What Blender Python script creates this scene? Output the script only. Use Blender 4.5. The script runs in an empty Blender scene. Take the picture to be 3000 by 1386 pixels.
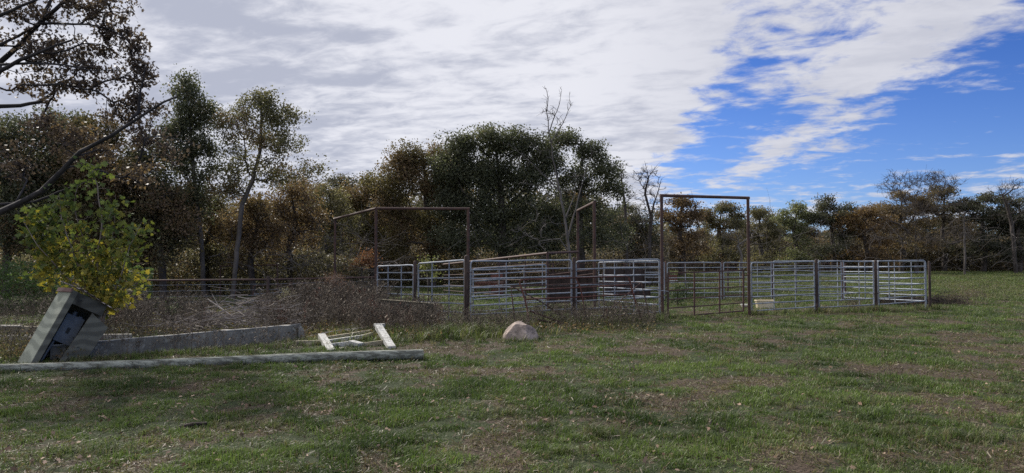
import bpy, math, random
import numpy as np
from math import sin, cos, radians as R, pi

scene = bpy.context.scene
COL = scene.collection

# ------------------------------------------------------------------ camera, sky, sun, exposure
F = 2100.0
PITCH = math.atan(80 / F)
CAMZ = 1.7
cam_d = bpy.data.cameras.new("camera")
cam = bpy.data.objects.new("camera", cam_d)
COL.objects.link(cam)
cam.location = (0, 0, CAMZ)
cam.rotation_euler = (pi / 2 + PITCH, 0, 0)
cam_d.sensor_width = 36
cam_d.lens = 36 * F / 3000
cam_d.clip_end = 3000
scene.camera = cam
scene.view_settings.view_transform = 'Standard'
scene.view_settings.look = 'None'
scene.view_settings.exposure = 0.0
scene.cycles.use_denoising = False
scene.cycles.max_bounces = 8
scene.cycles.volume_bounces = 0
scene.cycles.sample_clamp_indirect = 3.0
scene.cycles.sample_clamp_direct = 8.0
scene.cycles.transparent_max_bounces = 4

SUN_AZ, SUN_EL = -38.0, 36.0          # degrees: azimuth from +Y towards +X, elevation
sd = bpy.data.lights.new("sun", 'SUN')
sd.energy = 4.8
sd.angle = R(2.5)
sd.color = (1.0, 0.93, 0.84)
so = bpy.data.objects.new("sun", sd)
COL.objects.link(so)
so.rotation_euler = (pi / 2 - R(SUN_EL), 0, pi - R(SUN_AZ))

world = bpy.data.worlds.new("World")
scene.world = world
world.use_nodes = True
wt = world.node_tree
wt.nodes.clear()


class NT:
    """tiny helper for node graphs"""
    def __init__(s, tree): s.t = tree
    def n(s, typ, **kw):
        nd = s.t.nodes.new(typ)
        for k, v in kw.items(): setattr(nd, k, v)
        return nd
    def put(s, sock, v):
        if isinstance(v, bpy.types.NodeSocket): s.t.links.new(v, sock)
        elif v is not None: sock.default_value = v
    def m(s, op, a, b=None, c=None, clamp=False):
        nd = s.n('ShaderNodeMath', operation=op, use_clamp=clamp)
        s.put(nd.inputs[0], a)
        if b is not None: s.put(nd.inputs[1], b)
        if c is not None: s.put(nd.inputs[2], c)
        return nd.outputs[0]
    def ss(s, x, lo, hi, a=0.0, b=1.0):
        nd = s.n('ShaderNodeMapRange', interpolation_type='SMOOTHSTEP')
        s.put(nd.inputs[0], x)
        nd.inputs[1].default_value = lo; nd.inputs[2].default_value = hi
        nd.inputs[3].default_value = a; nd.inputs[4].default_value = b
        return nd.outputs[0]
    def mix(s, f, a, b, blend='MIX'):
        nd = s.n('ShaderNodeMix', data_type='RGBA', blend_type=blend)
        s.put(nd.inputs[0], f)
        for k, v in ((6, a), (7, b)):
            if isinstance(v, tuple): v = tuple(v) + (1.0,) * (4 - len(v))
            s.put(nd.inputs[k], v)
        return nd.outputs[2]
    def noise(s, vec, scale, detail=4, rough=0.55, dist=0.0):
        nd = s.n('ShaderNodeTexNoise')
        if vec is not None: s.put(nd.inputs['Vector'], vec)
        nd.inputs['Scale'].default_value = scale
        nd.inputs['Detail'].default_value = detail
        nd.inputs['Roughness'].default_value = rough
        nd.inputs['Distortion'].default_value = dist
        return nd.outputs[0]
    def comb(s, x, y, z=0.0):
        nd = s.n('ShaderNodeCombineXYZ')
        s.put(nd.inputs[0], x); s.put(nd.inputs[1], y); s.put(nd.inputs[2], z)
        return nd.outputs[0]


def build_world():
    k = NT(wt)
    out = k.n('ShaderNodeOutputWorld')
    bg = k.n('ShaderNodeBackground')
    bg.inputs[1].default_value = 0.1
    wt.links.new(bg.outputs[0], out.inputs[0])
    sky = k.n('ShaderNodeTexSky', sky_type='NISHITA')
    sky.sun_disc = False
    sky.sun_elevation = R(SUN_EL)
    sky.sun_rotation = R(SUN_AZ)
    sky.air_density = 1.0
    sky.dust_density = 0.3
    sky.ozone_density = 3.0
    tc = k.n('ShaderNodeTexCoord')
    sep = k.n('ShaderNodeSeparateXYZ')
    wt.links.new(tc.outputs['Generated'], sep.inputs[0])
    x, y, z = sep.outputs
    ya = k.m('MAXIMUM', k.m('ABSOLUTE', y), 0.25)
    u = k.m('DIVIDE', x, ya)
    v = k.m('DIVIDE', z, ya)
    # deepen the clear sky towards blue
    blue = k.mix(1.0, sky.outputs[0], (0.62, 0.85, 1.45), 'MULTIPLY')
    low = k.ss(v, 0.02, 0.40)
    blue = k.mix(1.0, blue, k.mix(low, (1.0, 0.92, 0.86), (0.5, 0.62, 0.74)), 'MULTIPLY')
    # a cloud layer seen in perspective
    zz = k.m('ADD', k.m('MAXIMUM', z, 0.0), 0.10)
    qx = k.m('DIVIDE', x, zz)
    qy = k.m('DIVIDE', y, zz)
    # streaks: long across the view, short along it, turned a little
    a = R(20)
    rx = k.m('SUBTRACT', k.m('MULTIPLY', qx, cos(a)), k.m('MULTIPLY', qy, sin(a)))
    ry = k.m('ADD', k.m('MULTIPLY', qx, sin(a)), k.m('MULTIPLY', qy, cos(a)))
    q1 = k.comb(k.m('MULTIPLY', rx, 0.55), k.m('MULTIPLY', ry, 1.5), 3.1)
    q2 = k.comb(k.m('MULTIPLY', rx, 1.25), k.m('MULTIPLY', ry, 1.35), 7.7)
    big = k.noise(q1, 1.1, 6, 0.55, 0.4)
    fine = k.noise(q2, 3.4, 8, 0.6, 0.5)
    mot = k.noise(q2, 7.0, 6, 0.6, 0.2)
    # coverage field
    left = k.m('SUBTRACT', k.m('ADD', 0.192, k.m('MULTIPLY', v, 0.50)), u)
    # arm of cloud rising to the right
    t = k.m('SUBTRACT', v, k.m('ADD', 0.095, k.m('MULTIPLY', k.m('SUBTRACT', u, 0.33), 0.70)))
    wid = k.m('ADD', 0.022, k.m('MULTIPLY', k.m('MAXIMUM', k.m('SUBTRACT', v, 0.08), 0.0), 0.24))
    arm = k.m('SUBTRACT', wid, k.m('ABSOLUTE', k.m('SUBTRACT', t, k.m('MULTIPLY', wid, 0.9))))
    arm = k.m('MINIMUM', arm, k.m('MULTIPLY', k.m('SUBTRACT', v, 0.098), 0.9))
    # broken mottled field above the hole
    top = k.m('MINIMUM', k.m('MULTIPLY', k.m('SUBTRACT', v, 0.215), 0.45), k.m('MULTIPLY', t, 1.0))
    top = k.m('MINIMUM', top, 0.042)
    cov = k.m('MAXIMUM', k.m('MAXIMUM', left, arm), top)
    # thin bank near the horizon and a few wisps
    band = k.m('SUBTRACT', 0.012, k.m('MULTIPLY', k.m('ABSOLUTE', k.m('SUBTRACT', v, k.m('ADD', 0.045, k.m('MULTIPLY', u, 0.055)))), 0.7))
    cov = k.m('MAXIMUM', cov, band)
    for (hu, hv, ru, rv, sl) in ((0.345, 0.196, 0.085, 0.030, 0.25), (0.245, 0.142, 0.075, 0.018, 0.2), (0.32, 0.262, 0.05, 0.03, 0.3)):
        du = k.m('SUBTRACT', u, hu)
        dv = k.m('SUBTRACT', k.m('SUBTRACT', v, hv), k.m('MULTIPLY', du, sl))
        e = k.m('ADD', k.m('POWER', k.m('ABSOLUTE', k.m('DIVIDE', du, ru)), 2.0), k.m('POWER', k.m('ABSOLUTE', k.m('DIVIDE', dv, rv)), 2.0))
        cov = k.m('SUBTRACT', cov, k.ss(e, 2.4, 0.0, 0.0, 0.036))
    cov = k.m('MINIMUM', k.m('MAXIMUM', cov, -0.062), 0.2)
    w = k.m('ADD', k.m('MULTIPLY', k.m('SUBTRACT', fine, 0.5), 0.26), k.m('MULTIPLY', k.m('SUBTRACT', mot, 0.5), 0.14))
    w = k.m('ADD', w, k.m('MULTIPLY', k.m('SUBTRACT', big, 0.5), 0.12))
    mask = k.ss(k.m('ADD', cov, w), -0.035, 0.055)
    mask = k.m('MULTIPLY', mask, 0.97)
    # brightness of the cloud: thin bright gaps, thick grey bellies
    sh = k.noise(k.comb(k.m('MULTIPLY', rx, 0.9), k.m('MULTIPLY', ry, 1.3), 1.3), 1.6, 5, 0.52, 0.5)
    sh2 = k.noise(k.comb(k.m('MULTIPLY', rx, 1.3), k.m('MULTIPLY', ry, 2.0), 4.4), 4.0, 7, 0.6, 0.35)
    s = k.m('ADD', k.m('ADD', k.m('MULTIPLY', sh, 0.42), k.m('MULTIPLY', sh2, 0.40)), k.m('MULTIPLY', k.m('ADD', fine, mot), 0.10))
    # veiled sun high up in front: glow round its direction
    sv = (sin(R(SUN_AZ)) * cos(R(SUN_EL)), cos(R(SUN_AZ)) * cos(R(SUN_EL)), sin(R(SUN_EL)))
    s = k.m('ADD', s, k.ss(u, 0.05, -0.5, 0.0, -0.045))
    g = k.m('MULTIPLY', k.ss(v, 0.0, 0.4), k.ss(k.m('ABSOLUTE', k.m('SUBTRACT', u, 0.02)), 0.42, 0.0))
    s = k.m('ADD', s, k.m('MULTIPLY', g, 0.08))
    b = k.ss(s, 0.40, 0.60)
    ccol = k.mix(b, (4.8, 5.05, 6.0), (8.4, 8.45, 9.0))
    ccol = k.mix(k.ss(u, 0.05, 0.35, 0.0, 0.7), ccol, (6.4, 6.5, 7.2))
    col = k.mix(mask, blue, ccol)
    # below the horizon: dull ground colour
    col = k.mix(k.ss(z, -0.03, 0.0), (0.7, 0.75, 0.6), col)
    wt.links.new(col, bg.inputs[0])


build_world()
rng = np.random.default_rng(7)

# ------------------------------------------------------------------ pixel -> place helpers (3000 x 1386 frame)
cP, sP = cos(PITCH), sin(PITCH)


def ray(px, py):
    a = (px - 1500) / F; b = (693 - py) / F
    return np.array([a, cP - sP * b, sP + cP * b])


def at(px, py, Y):
    d = ray(px, py)
    return np.array([0, 0, CAMZ]) + d * (Y / d[1])


def gr(px, py):
    d = ray(px, py)
    return np.array([0, 0, CAMZ]) + d * (CAMZ / -d[2])


def vnoise(x, y, scale, seed):
    x = np.asarray(x, float) / scale; y = np.asarray(y, float) / scale
    g = np.random.default_rng(seed).random((256, 256))
    xi = np.floor(x).astype(int); yi = np.floor(y).astype(int)
    fx = x - xi; fy = y - yi
    fx = fx * fx * (3 - 2 * fx); fy = fy * fy * (3 - 2 * fy)
    a = g[xi % 256, yi % 256]; b = g[(xi + 1) % 256, yi % 256]
    c = g[xi % 256, (yi + 1) % 256]; d = g[(xi + 1) % 256, (yi + 1) % 256]
    return (a * (1 - fx) + b * fx) * (1 - fy) + (c * (1 - fx) + d * fx) * fy


def fbm(x, y, scale, seed, octs=4):
    s = 0; w = 0
    for i in range(octs):
        s = s + vnoise(x, y, scale / 2 ** i, seed + i) / 1.7 ** i; w += 1 / 1.7 ** i
    return s / w


def hgt(x, y):
    x = np.asarray(x, float); y = np.asarray(y, float)
    t = np.clip((y - 32) / 62, 0, 1); t = t * t * (3 - 2 * t)
    return 0.68 * t + 0.05 * (fbm(x, y, 3.0, 11, 3) - 0.5) + 0.03 * (vnoise(x, y, 0.5, 5) - 0.5)


def patch(x, y):
    """0 = worn brown turf, 1 = green grass"""
    p = fbm(x, y * 0.7, 0.9, 31, 2) * 0.42 + fbm(x, y * .8, 0.3, 35, 2) * 0.42 + fbm(x, y * .6, 5.0, 41, 2) * 0.16
    return np.clip((p - 0.37) / 0.18, 0, 1)


# ------------------------------------------------------------------ materials
def mat(name, fn):
    m = bpy.data.materials.new(name)
    m.use_nodes = True
    t = m.node_tree
    t.nodes.clear()
    k = NT(t)
    out = k.n('ShaderNodeOutputMaterial')
    sh = fn(k)
    t.links.new(sh, out.inputs[0])
    return m


def princ(k, col, rough=0.8, metal=0.0, bump=None, spec=0.5, bdist=0.01):
    p = k.n('ShaderNodeBsdfPrincipled')
    if isinstance(col, tuple): col = tuple(col) + (1.0,) * (4 - len(col))
    k.put(p.inputs['Base Color'], col)
    k.put(p.inputs['Roughness'], rough)
    k.put(p.inputs['Metallic'], metal)
    p.inputs['Specular IOR Level'].default_value = spec
    if bump is not None:
        b = k.n('ShaderNodeBump')
        b.inputs['Strength'].default_value = 0.6
        b.inputs['Distance'].default_value = bdist
        k.put(b.inputs['Height'], bump)
        k.t.links.new(b.outputs[0], p.inputs['Normal'])
    return p.outputs[0]


def objco(k, scale=(1, 1, 1)):
    tc = k.n('ShaderNodeTexCoord')
    mp = k.n('ShaderNodeMapping')
    k.t.links.new(tc.outputs['Object'], mp.inputs[0])
    mp.inputs['Scale'].default_value = scale
    return mp.outputs[0]


def attr(k, name):
    a = k.n('ShaderNodeAttribute')
    a.attribute_name = name
    return a.outputs['Fac']


def m_simple(name, c1, c2, scale=8, rough=0.8, metal=0.0, stretch=(1, 1, 1), bd=0.004, c3=None, detail=6, spec=0.4):
    def fn(k):
        co = objco(k, stretch)
        n1 = k.noise(co, scale, detail, 0.65)
        n2 = k.noise(co, scale * 4.3, 4, 0.6)
        f = k.ss(n1, 0.36, 0.64)
        col = k.mix(f, c1, c2)
        if c3: col = k.mix(k.ss(n2, 0.52, 0.68), col, c3)
        return princ(k, col, rough, metal, n2, spec, bd)
    return mat(name, fn)


M = {}
M['galv'] = m_simple('galvanized_steel', (0.23, 0.265, 0.32), (0.36, 0.40, 0.46), 3, 0.68, 0.4, c3=(0.17, 0.16, 0.16), bd=0.001)
M['rust'] = m_simple('rusty_pipe', (0.055, 0.035, 0.032), (0.095, 0.055, 0.047), 5, 0.75, 0.0, c3=(0.13, 0.055, 0.035))
M['rustred'] = m_simple('rusty_red_paint', (0.11, 0.035, 0.025), (0.06, 0.028, 0.022), 6, 0.7, 0.0, c3=(0.17, 0.07, 0.045))
M['rustpink'] = m_simple('rusty_pale_pipe', (0.11, 0.06, 0.05), (0.07, 0.038, 0.032), 3, 0.7, 0.0, c3=(0.15, 0.09, 0.075))
M['sheet'] = m_simple('brown_sheet_steel', (0.032, 0.023, 0.021), (0.05, 0.034, 0.03), 2, 0.75, 0.0, c3=(0.07, 0.044, 0.036))
M['post'] = m_simple('dark_post', (0.035, 0.025, 0.022), (0.075, 0.05, 0.042), 6, 0.8, 0.0, (1, 1, 0.25), c3=(0.1, 0.07, 0.06))
M['concrete'] = m_simple('old_concrete', (0.13, 0.13, 0.12), (0.24, 0.235, 0.215), 2.2, 0.95, c3=(0.30, 0.30, 0.27), bd=0.01)
M['concretetop'] = m_simple('pale_concrete', (0.40, 0.38, 0.34), (0.55, 0.53, 0.48), 4, 0.95, bd=0.006)
M['boulder'] = m_simple('boulder_stone', (0.24, 0.19, 0.165), (0.46, 0.375, 0.325), 5, 0.9, c3=(0.17, 0.15, 0.13), bd=0.03)
M['logwood'] = m_simple('weathered_log', (0.12, 0.125, 0.105), (0.40, 0.42, 0.36), 4, 0.9, 0, (0.5, 5, 5), c3=(0.09, 0.09, 0.075), bd=0.02)


def m_ply(name, c1, c2, c3):
    def fn(k):
        co = objco(k)
        w = k.n('ShaderNodeTexWave', wave_type='BANDS', bands_direction='Z')
        k.t.links.new(co, w.inputs['Vector'])
        w.inputs['Scale'].default_value = 1.7; w.inputs['Distortion'].default_value = 16.0
        w.inputs['Detail'].default_value = 3; w.inputs['Detail Scale'].default_value = 0.35
        f = k.ss(w.outputs['Fac'], 0.1, 0.9)
        n = k.noise(co, 3.0, 5, 0.6); n2 = k.noise(co, 22, 4, 0.7)
        col = k.mix(k.m('MULTIPLY', f, 0.6), c2, c1)
        col = k.mix(k.ss(n, 0.5, 0.72), col, c3)
        return princ(k, col, 0.92, 0, k.m('ADD', f, n2), 0.3, 0.004)
    return mat(name, fn)


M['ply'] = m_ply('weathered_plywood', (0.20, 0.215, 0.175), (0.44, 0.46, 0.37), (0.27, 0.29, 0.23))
M['plymid'] = m_ply('shaded_plywood', (0.07, 0.07, 0.06), (0.17, 0.17, 0.14), (0.10, 0.10, 0.085))  # shade on the shack's front boards is put into this colour
M['plydark'] = m_ply('dark_plywood', (0.05, 0.05, 0.043), (0.10, 0.10, 0.085), (0.03, 0.03, 0.027))  # on the shack, shade of header and inside put into the colour
M['redboard'] = m_simple('faded_red_board', (0.16, 0.09, 0.08), (0.24, 0.16, 0.14), 5, 0.8, bd=0.003)
M['tin'] = m_simple('rusty_roof_tin', (0.34, 0.29, 0.29), (0.50, 0.45, 0.45), 5, 0.5, 0.35, c3=(0.16, 0.09, 0.07), bd=0.002)
M['meter'] = m_simple('grey_meter_box', (0.10, 0.115, 0.135), (0.14, 0.16, 0.185), 6, 0.5, 0.1, bd=0.001)
M['meterdark'] = m_simple('dark_slot', (0.02, 0.02, 0.02), (0.03, 0.03, 0.03), 6, 0.5)
M['whitepaint'] = m_simple('peeling_white_paint', (0.40, 0.40, 0.37), (0.66, 0.66, 0.63), 9, 0.85, 0, (1, 1, 1), c3=(0.13, 0.115, 0.10), bd=0.006)
M['oldwood'] = m_simple('old_plank', (0.22, 0.20, 0.15), (0.42, 0.38, 0.27), 5, 0.9, 0, (1, 4, 4), c3=(0.12, 0.10, 0.08), bd=0.005)
M['cream'] = m_simple('cream_plastic', (0.72, 0.62, 0.42), (0.78, 0.70, 0.52), 3, 0.5, bd=0.001)
M['white'] = m_simple('white_plastic', (0.72, 0.73, 0.68), (0.8, 0.8, 0.76), 3, 0.45, bd=0.001)
M['yellow'] = m_simple('faded_yellow_board', (0.32, 0.31, 0.10), (0.40, 0.38, 0.16), 3, 0.7, bd=0.002)
M['red'] = m_simple('faded_red_metal', (0.15, 0.055, 0.042), (0.22, 0.085, 0.062), 4, 0.6, bd=0.002)
M['stick'] = m_simple('bleached_branch', (0.30, 0.26, 0.23), (0.46, 0.42, 0.38), 5, 0.85, bd=0.003)
M['brush'] = m_simple('dead_twigs', (0.13, 0.10, 0.085), (0.28, 0.24, 0.21), 1.3, 0.9, bd=0.002)
M['brushmid'] = m_simple('grey_sticks', (0.15, 0.125, 0.11), (0.38, 0.34, 0.31), 1.6, 0.9, bd=0.002)
M['darkbrush'] = m_simple('dark_twigs', (0.035, 0.027, 0.024), (0.07, 0.055, 0.045), 1.3, 0.9, bd=0.002)
M['bark'] = m_simple('oak_bark', (0.045, 0.038, 0.034), (0.095, 0.08, 0.072), 4, 0.95, 0, (1, 1, 0.3), bd=0.02)
M['barkpale'] = m_simple('pale_bark', (0.13, 0.115, 0.10), (0.22, 0.20, 0.18), 4, 0.9, 0, (1, 1, 0.3), c3=(0.08, 0.07, 0.06), bd=0.01)
M['barkdark'] = m_simple('dark_bark', (0.022, 0.021, 0.024), (0.05, 0.047, 0.05), 4, 0.95, 0, (1, 1, 0.3), bd=0.01)  # darkest of the bark tones, slightly bluish
M['barkmid'] = m_simple('grey_bark', (0.08, 0.07, 0.064), (0.15, 0.135, 0.125), 4, 0.9, 0, (1, 1, 0.3), bd=0.01)
M['deadwood'] = m_simple('dead_grey_wood', (0.09, 0.08, 0.075), (0.17, 0.155, 0.148), 3, 0.85, 0, (1, 1, 0.3), bd=0.01)
M['soil'] = m_simple('bare_soil', (0.16, 0.11, 0.085), (0.22, 0.16, 0.125), 6, 0.95, bd=0.01)


def f_leaf(k):
    oi = k.n('ShaderNodeObjectInfo')
    r = attr(k, 'rnd'); c = attr(k, 'clump')
    base = oi.outputs['Color']
    br = k.m('ADD', 0.95, k.m('MULTIPLY', r, 0.95))
    br = k.m('MULTIPLY', br, k.m('ADD', 0.7, k.m('MULTIPLY', c, 0.6)))
    col = k.mix(1.0, base, k.comb(br, br, br), 'MULTIPLY')
    rust = k.mix(r, (0.13, 0.094, 0.062), (0.22, 0.148, 0.085))
    f = k.ss(k.m('ADD', k.m('SUBTRACT', k.m('ADD', k.m('MULTIPLY', c, 0.75), k.m('MULTIPLY', r, 0.25)), 1.0), oi.outputs['Alpha']), -0.06, 0.06)
    col = k.mix(f, col, rust)
    p = princ(k, col, 0.55, 0.0, spec=0.45)
    t = k.n('ShaderNodeBsdfTranslucent')
    k.put(t.inputs[0], k.mix(1.0, col, (1.25, 1.3, 0.95), 'MULTIPLY'))
    mx = k.n('ShaderNodeMixShader')
    mx.inputs[0].default_value = 0.45
    k.t.links.new(p, mx.inputs[1]); k.t.links.new(t.outputs[0], mx.inputs[2])
    return mx.outputs[0]


M['leaf'] = mat('tree_leaves', f_leaf)


def f_grass(k):
    r = attr(k, 'rnd'); c = attr(k, 'clump')
    green = k.mix(r, (0.038, 0.064, 0.017), (0.18, 0.235, 0.07))
    dry = k.mix(r, (0.09, 0.062, 0.04), (0.33, 0.255, 0.165))
    col = k.mix(c, green, dry)
    p = princ(k, col, 0.55, 0.0, spec=0.4)
    t = k.n('ShaderNodeBsdfTranslucent')
    k.put(t.inputs[0], k.mix(1.0, col, (1.0, 1.2, 0.75), 'MULTIPLY'))
    mx = k.n('ShaderNodeMixShader')
    mx.inputs[0].default_value = 0.35
    k.t.links.new(p, mx.inputs[1]); k.t.links.new(t.outputs[0], mx.inputs[2])
    return mx.outputs[0]


M['grass'] = mat('grass_blades', f_grass)


def f_sap(k):
    r = attr(k, 'rnd'); c = attr(k, 'clump')
    green = k.mix(r, (0.07, 0.105, 0.04), (0.17, 0.22, 0.085))
    yel = k.mix(r, (0.19, 0.18, 0.045), (0.40, 0.32, 0.07))
    col = k.mix(k.ss(c, 0.45, 0.78), green, yel)
    p = princ(k, col, 0.75, 0.0, spec=0.2)
    t = k.n('ShaderNodeBsdfTranslucent')
    k.put(t.inputs[0], k.mix(1.0, col, (1.3, 1.3, 0.6), 'MULTIPLY'))
    mx = k.n('ShaderNodeMixShader')
    mx.inputs[0].default_value = 0.4
    k.t.links.new(p, mx.inputs[1]); k.t.links.new(t.outputs[0], mx.inputs[2])
    return mx.outputs[0]


M['sapleaf'] = mat('sapling_leaves', f_sap)


def f_weed(k):
    r = attr(k, 'rnd'); c = attr(k, 'clump')
    col = k.mix(r, (0.045, 0.037, 0.03), (0.225, 0.185, 0.14))
    col = k.mix(k.ss(c, 0.7, 0.9), col, (0.13, 0.045, 0.03))
    return princ(k, col, 0.8, spec=0.3)


M['weed'] = mat('dry_weed_stalks', f_weed)


def f_litter(k):
    r = attr(k, 'rnd')
    col = k.mix(r, (0.14, 0.075, 0.045), (0.42, 0.30, 0.22))
    return princ(k, col, 0.75, spec=0.3)


M['litter'] = mat('fallen_leaves', f_litter)


def f_ground(k):
    co = objco(k)
    p = attr(k, 'patch')
    n1 = k.noise(co, 2.2, 6, 0.7); n2 = k.noise(co, 11, 5, 0.75); n3 = k.noise(co, 38, 4, 0.75); n4 = k.noise(co, 90, 3, 0.7)
    hi = k.ss(k.m('ADD', k.m('MULTIPLY', n3, 0.6), k.m('MULTIPLY', n4, 0.4)), 0.40, 0.62)
    green = k.mix(hi, (0.014, 0.022, 0.008), (0.07, 0.092, 0.038))
    brown = k.mix(hi, (0.024, 0.018, 0.013), (0.155, 0.115, 0.085))
    f = k.ss(k.m('ADD', k.m('MULTIPLY', p, 0.6), k.m('MULTIPLY', k.m('SUBTRACT', k.m('ADD', n1, n2), 1.0), 1.3)), 0.18, 0.48)
    col = k.mix(f, brown, green)
    return princ(k, col, 0.95, 0, k.m('ADD', n2, k.m('MULTIPLY', n3, 0.6)), 0.2, 0.05)


M['ground'] = mat('pasture_turf', f_ground)


# ------------------------------------------------------------------ objects
def tag(o, label=None, cat=None, group=None, kind=None):
    if label:
        o['label'] = label
        if not kind: kind = 'thing'
    if cat: o['category'] = cat
    if group: o['group'] = group
    if kind: o['kind'] = kind
    return o


def thing(name, label, cat, loc, group=None):
    o = bpy.data.objects.new(name, None)
    o.empty_display_size = 0.2
    COL.objects.link(o)
    o.location = tuple(float(c) for c in loc)
    return tag(o, label, cat, group, 'thing')


def origin(o):
    v = np.zeros(3)
    while o is not None:
        v = v + np.array(o.location); o = o.parent
    return v


def np_mesh(name, V, loops, starts, totals, attrs=None, smooth=False):
    me = bpy.data.meshes.new(name)
    me.vertices.add(len(V))
    me.vertices.foreach_set('co', np.ascontiguousarray(V, dtype=np.float32).ravel())
    me.loops.add(len(loops))
    me.loops.foreach_set('vertex_index', np.ascontiguousarray(loops, dtype=np.int32))
    me.polygons.add(len(starts))
    me.polygons.foreach_set('loop_start', np.ascontiguousarray(starts, dtype=np.int32))
    me.polygons.foreach_set('loop_total', np.ascontiguousarray(totals, dtype=np.int32))
    if smooth: me.polygons.foreach_set('use_smooth', np.ones(len(starts), dtype=bool))
    if attrs:
        for an, (dom, arr) in attrs.items():
            a = me.attributes.new(an, 'FLOAT', dom)
            a.data.foreach_set('value', np.ascontiguousarray(arr, dtype=np.float32))
    me.update(calc_edges=True)
    return me


def link(name, me, material, parent=None, loc=None):
    o = bpy.data.objects.new(name, me)
    if me.materials: pass
    else: me.materials.append(material)
    COL.objects.link(o)
    if parent is not None: o.parent = parent
    if loc is not None: o.location = tuple(float(c) for c in loc)
    return o


def frame(d, hint=None):
    d = d / (np.linalg.norm(d) + 1e-12)
    up = np.array([0, 0, 1.0]) if abs(d[2]) < 0.95 else np.array([1.0, 0, 0])
    if hint is not None: up = hint
    a = np.cross(d, up); a /= np.linalg.norm(a) + 1e-12
    return d, a, np.cross(a, d)


class MB:
    def __init__(s): s.v = []; s.f = []
    def add(s, vs, fs):
        b = len(s.v); s.v += [tuple(float(c) for c in v) for v in vs]
        s.f += [tuple(b + i for i in f) for f in fs]; return s
    def tube(s, pts, r, n=8, cap=True, dome=0.0):
        pts = [np.array(p, float) for p in pts]
        rr = [r] * len(pts) if np.isscalar(r) else list(r)
        if dome:
            d = pts[-1] - pts[-2]; d /= np.linalg.norm(d); e = pts[-1]; q = rr[-1]
            pts += [e + d * dome * 0.6, e + d * dome]; rr += [q * 0.75, q * 0.15]
        vs = []; N = len(pts)
        for i, p in enumerate(pts):
            d = (pts[min(i + 1, N - 1)] - pts[max(i - 1, 0)])
            if i == 0:
                dd, a, b = frame(d)
            else:
                dd = d / (np.linalg.norm(d) + 1e-12); a = a - dd * np.dot(a, dd); a /= np.linalg.norm(a); b = np.cross(a, dd)
            for k in range(n):
                t = 2 * pi * k / n
                vs.append(p + (a * cos(t) + b * sin(t)) * rr[i])
        fs = [(i * n + k, i * n + (k + 1) % n, (i + 1) * n + (k + 1) % n, (i + 1) * n + k) for i in range(N - 1) for k in range(n)]
        if cap: fs += [tuple(range(n - 1, -1, -1)), tuple((N - 1) * n + k for k in range(n))]
        return s.add(vs, fs)
    def bar(s, p, q, w, t, hint=None, bev=0.0):
        """box from p to q, w wide (sideways), t thick (up)"""
        p = np.array(p, float); q = np.array(q, float)
        d, a, b = frame(q - p, hint)
        vs = [c + a * (w / 2) * i + b * (t / 2) * j for c in (p, q) for i, j in ((-1, -1), (1, -1), (1, 1), (-1, 1))]
        return s.add(vs, [(0, 1, 2, 3), (7, 6, 5, 4), (0, 4, 5, 1), (1, 5, 6, 2), (2, 6, 7, 3), (3, 7, 4, 0)])
    def hexa(s, c):
        return s.add(c, [(0, 3, 2, 1), (4, 5, 6, 7), (0, 1, 5, 4), (1, 2, 6, 5), (2, 3, 7, 6), (3, 0, 4, 7)])
    def build(s, name, material, parent=None, smooth=True, loc=None, ang=40):
        org = origin(parent) if parent is not None else (np.array(loc, float) if loc is not None else np.zeros(3))
        me = bpy.data.meshes.new(name)
        me.from_pydata([tuple(np.array(v) - org) for v in s.v], [], s.f)
        me.update()
        if smooth:
            me.polygons.foreach_set('use_smooth', np.ones(len(s.f), dtype=bool))
            try: me.set_sharp_from_angle(angle=R(ang))
            except Exception: pass
        return link(name, me, material, parent, None if parent is not None else org)


# ------------------------------------------------------------------ ground
def build_ground():
    # fine sheet in front, coarser cells towards the horizon
    xs = np.concatenate([-np.geomspace(900, 32, 26)[:-1], np.arange(-32, 32.01, 0.22), np.geomspace(32, 900, 26)[1:]])
    ys = np.concatenate([-np.geomspace(500, 2, 14)[:-1], np.arange(-2, 34, 0.22), np.geomspace(34, 1500, 60)])
    X, Y = np.meshgrid(xs, ys)
    Z = hgt(X, Y)
    V = np.stack([X.ravel(), Y.ravel(), Z.ravel()], 1)
    nx, ny = len(xs), len(ys)
    i = (np.arange(ny - 1)[:, None] * nx + np.arange(nx - 1)[None, :]).ravel()
    L = np.stack([i, i + 1, i + nx + 1, i + nx], 1).ravel()
    n = len(i)
    me = np_mesh('pasture', V, L, np.arange(n) * 4, np.full(n, 4), {'patch': ('POINT', patch(X.ravel(), Y.ravel()))}, True)
    o = link('pasture_ground', me, M['ground'])
    tag(o, kind='structure')


build_ground()

# ------------------------------------------------------------------ trees
SQ = np.array([(0, -.5), (.34, 0), (0, .5), (-.34, 0)])                                             # simple leaf
OAK = np.array([(0, -.5), (.10, -.25), (.30, -.12), (.14, .02), (.32, .2), (.1, .28), (0, .5), (-.12, .27), (-.3, .2), (-.12, .02), (-.28, -.14), (-.1, -.25)])
MAPLE = np.array([(0, -.5), (.1, -.22), (.42, -.3), (.33, -.08), (.52, .12), (.24, .14), (.2, .3), (0, .55), (-.2, .3), (-.24, .14), (-.52, .12), (-.33, -.08), (-.42, -.3), (-.1, -.22)])


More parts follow.
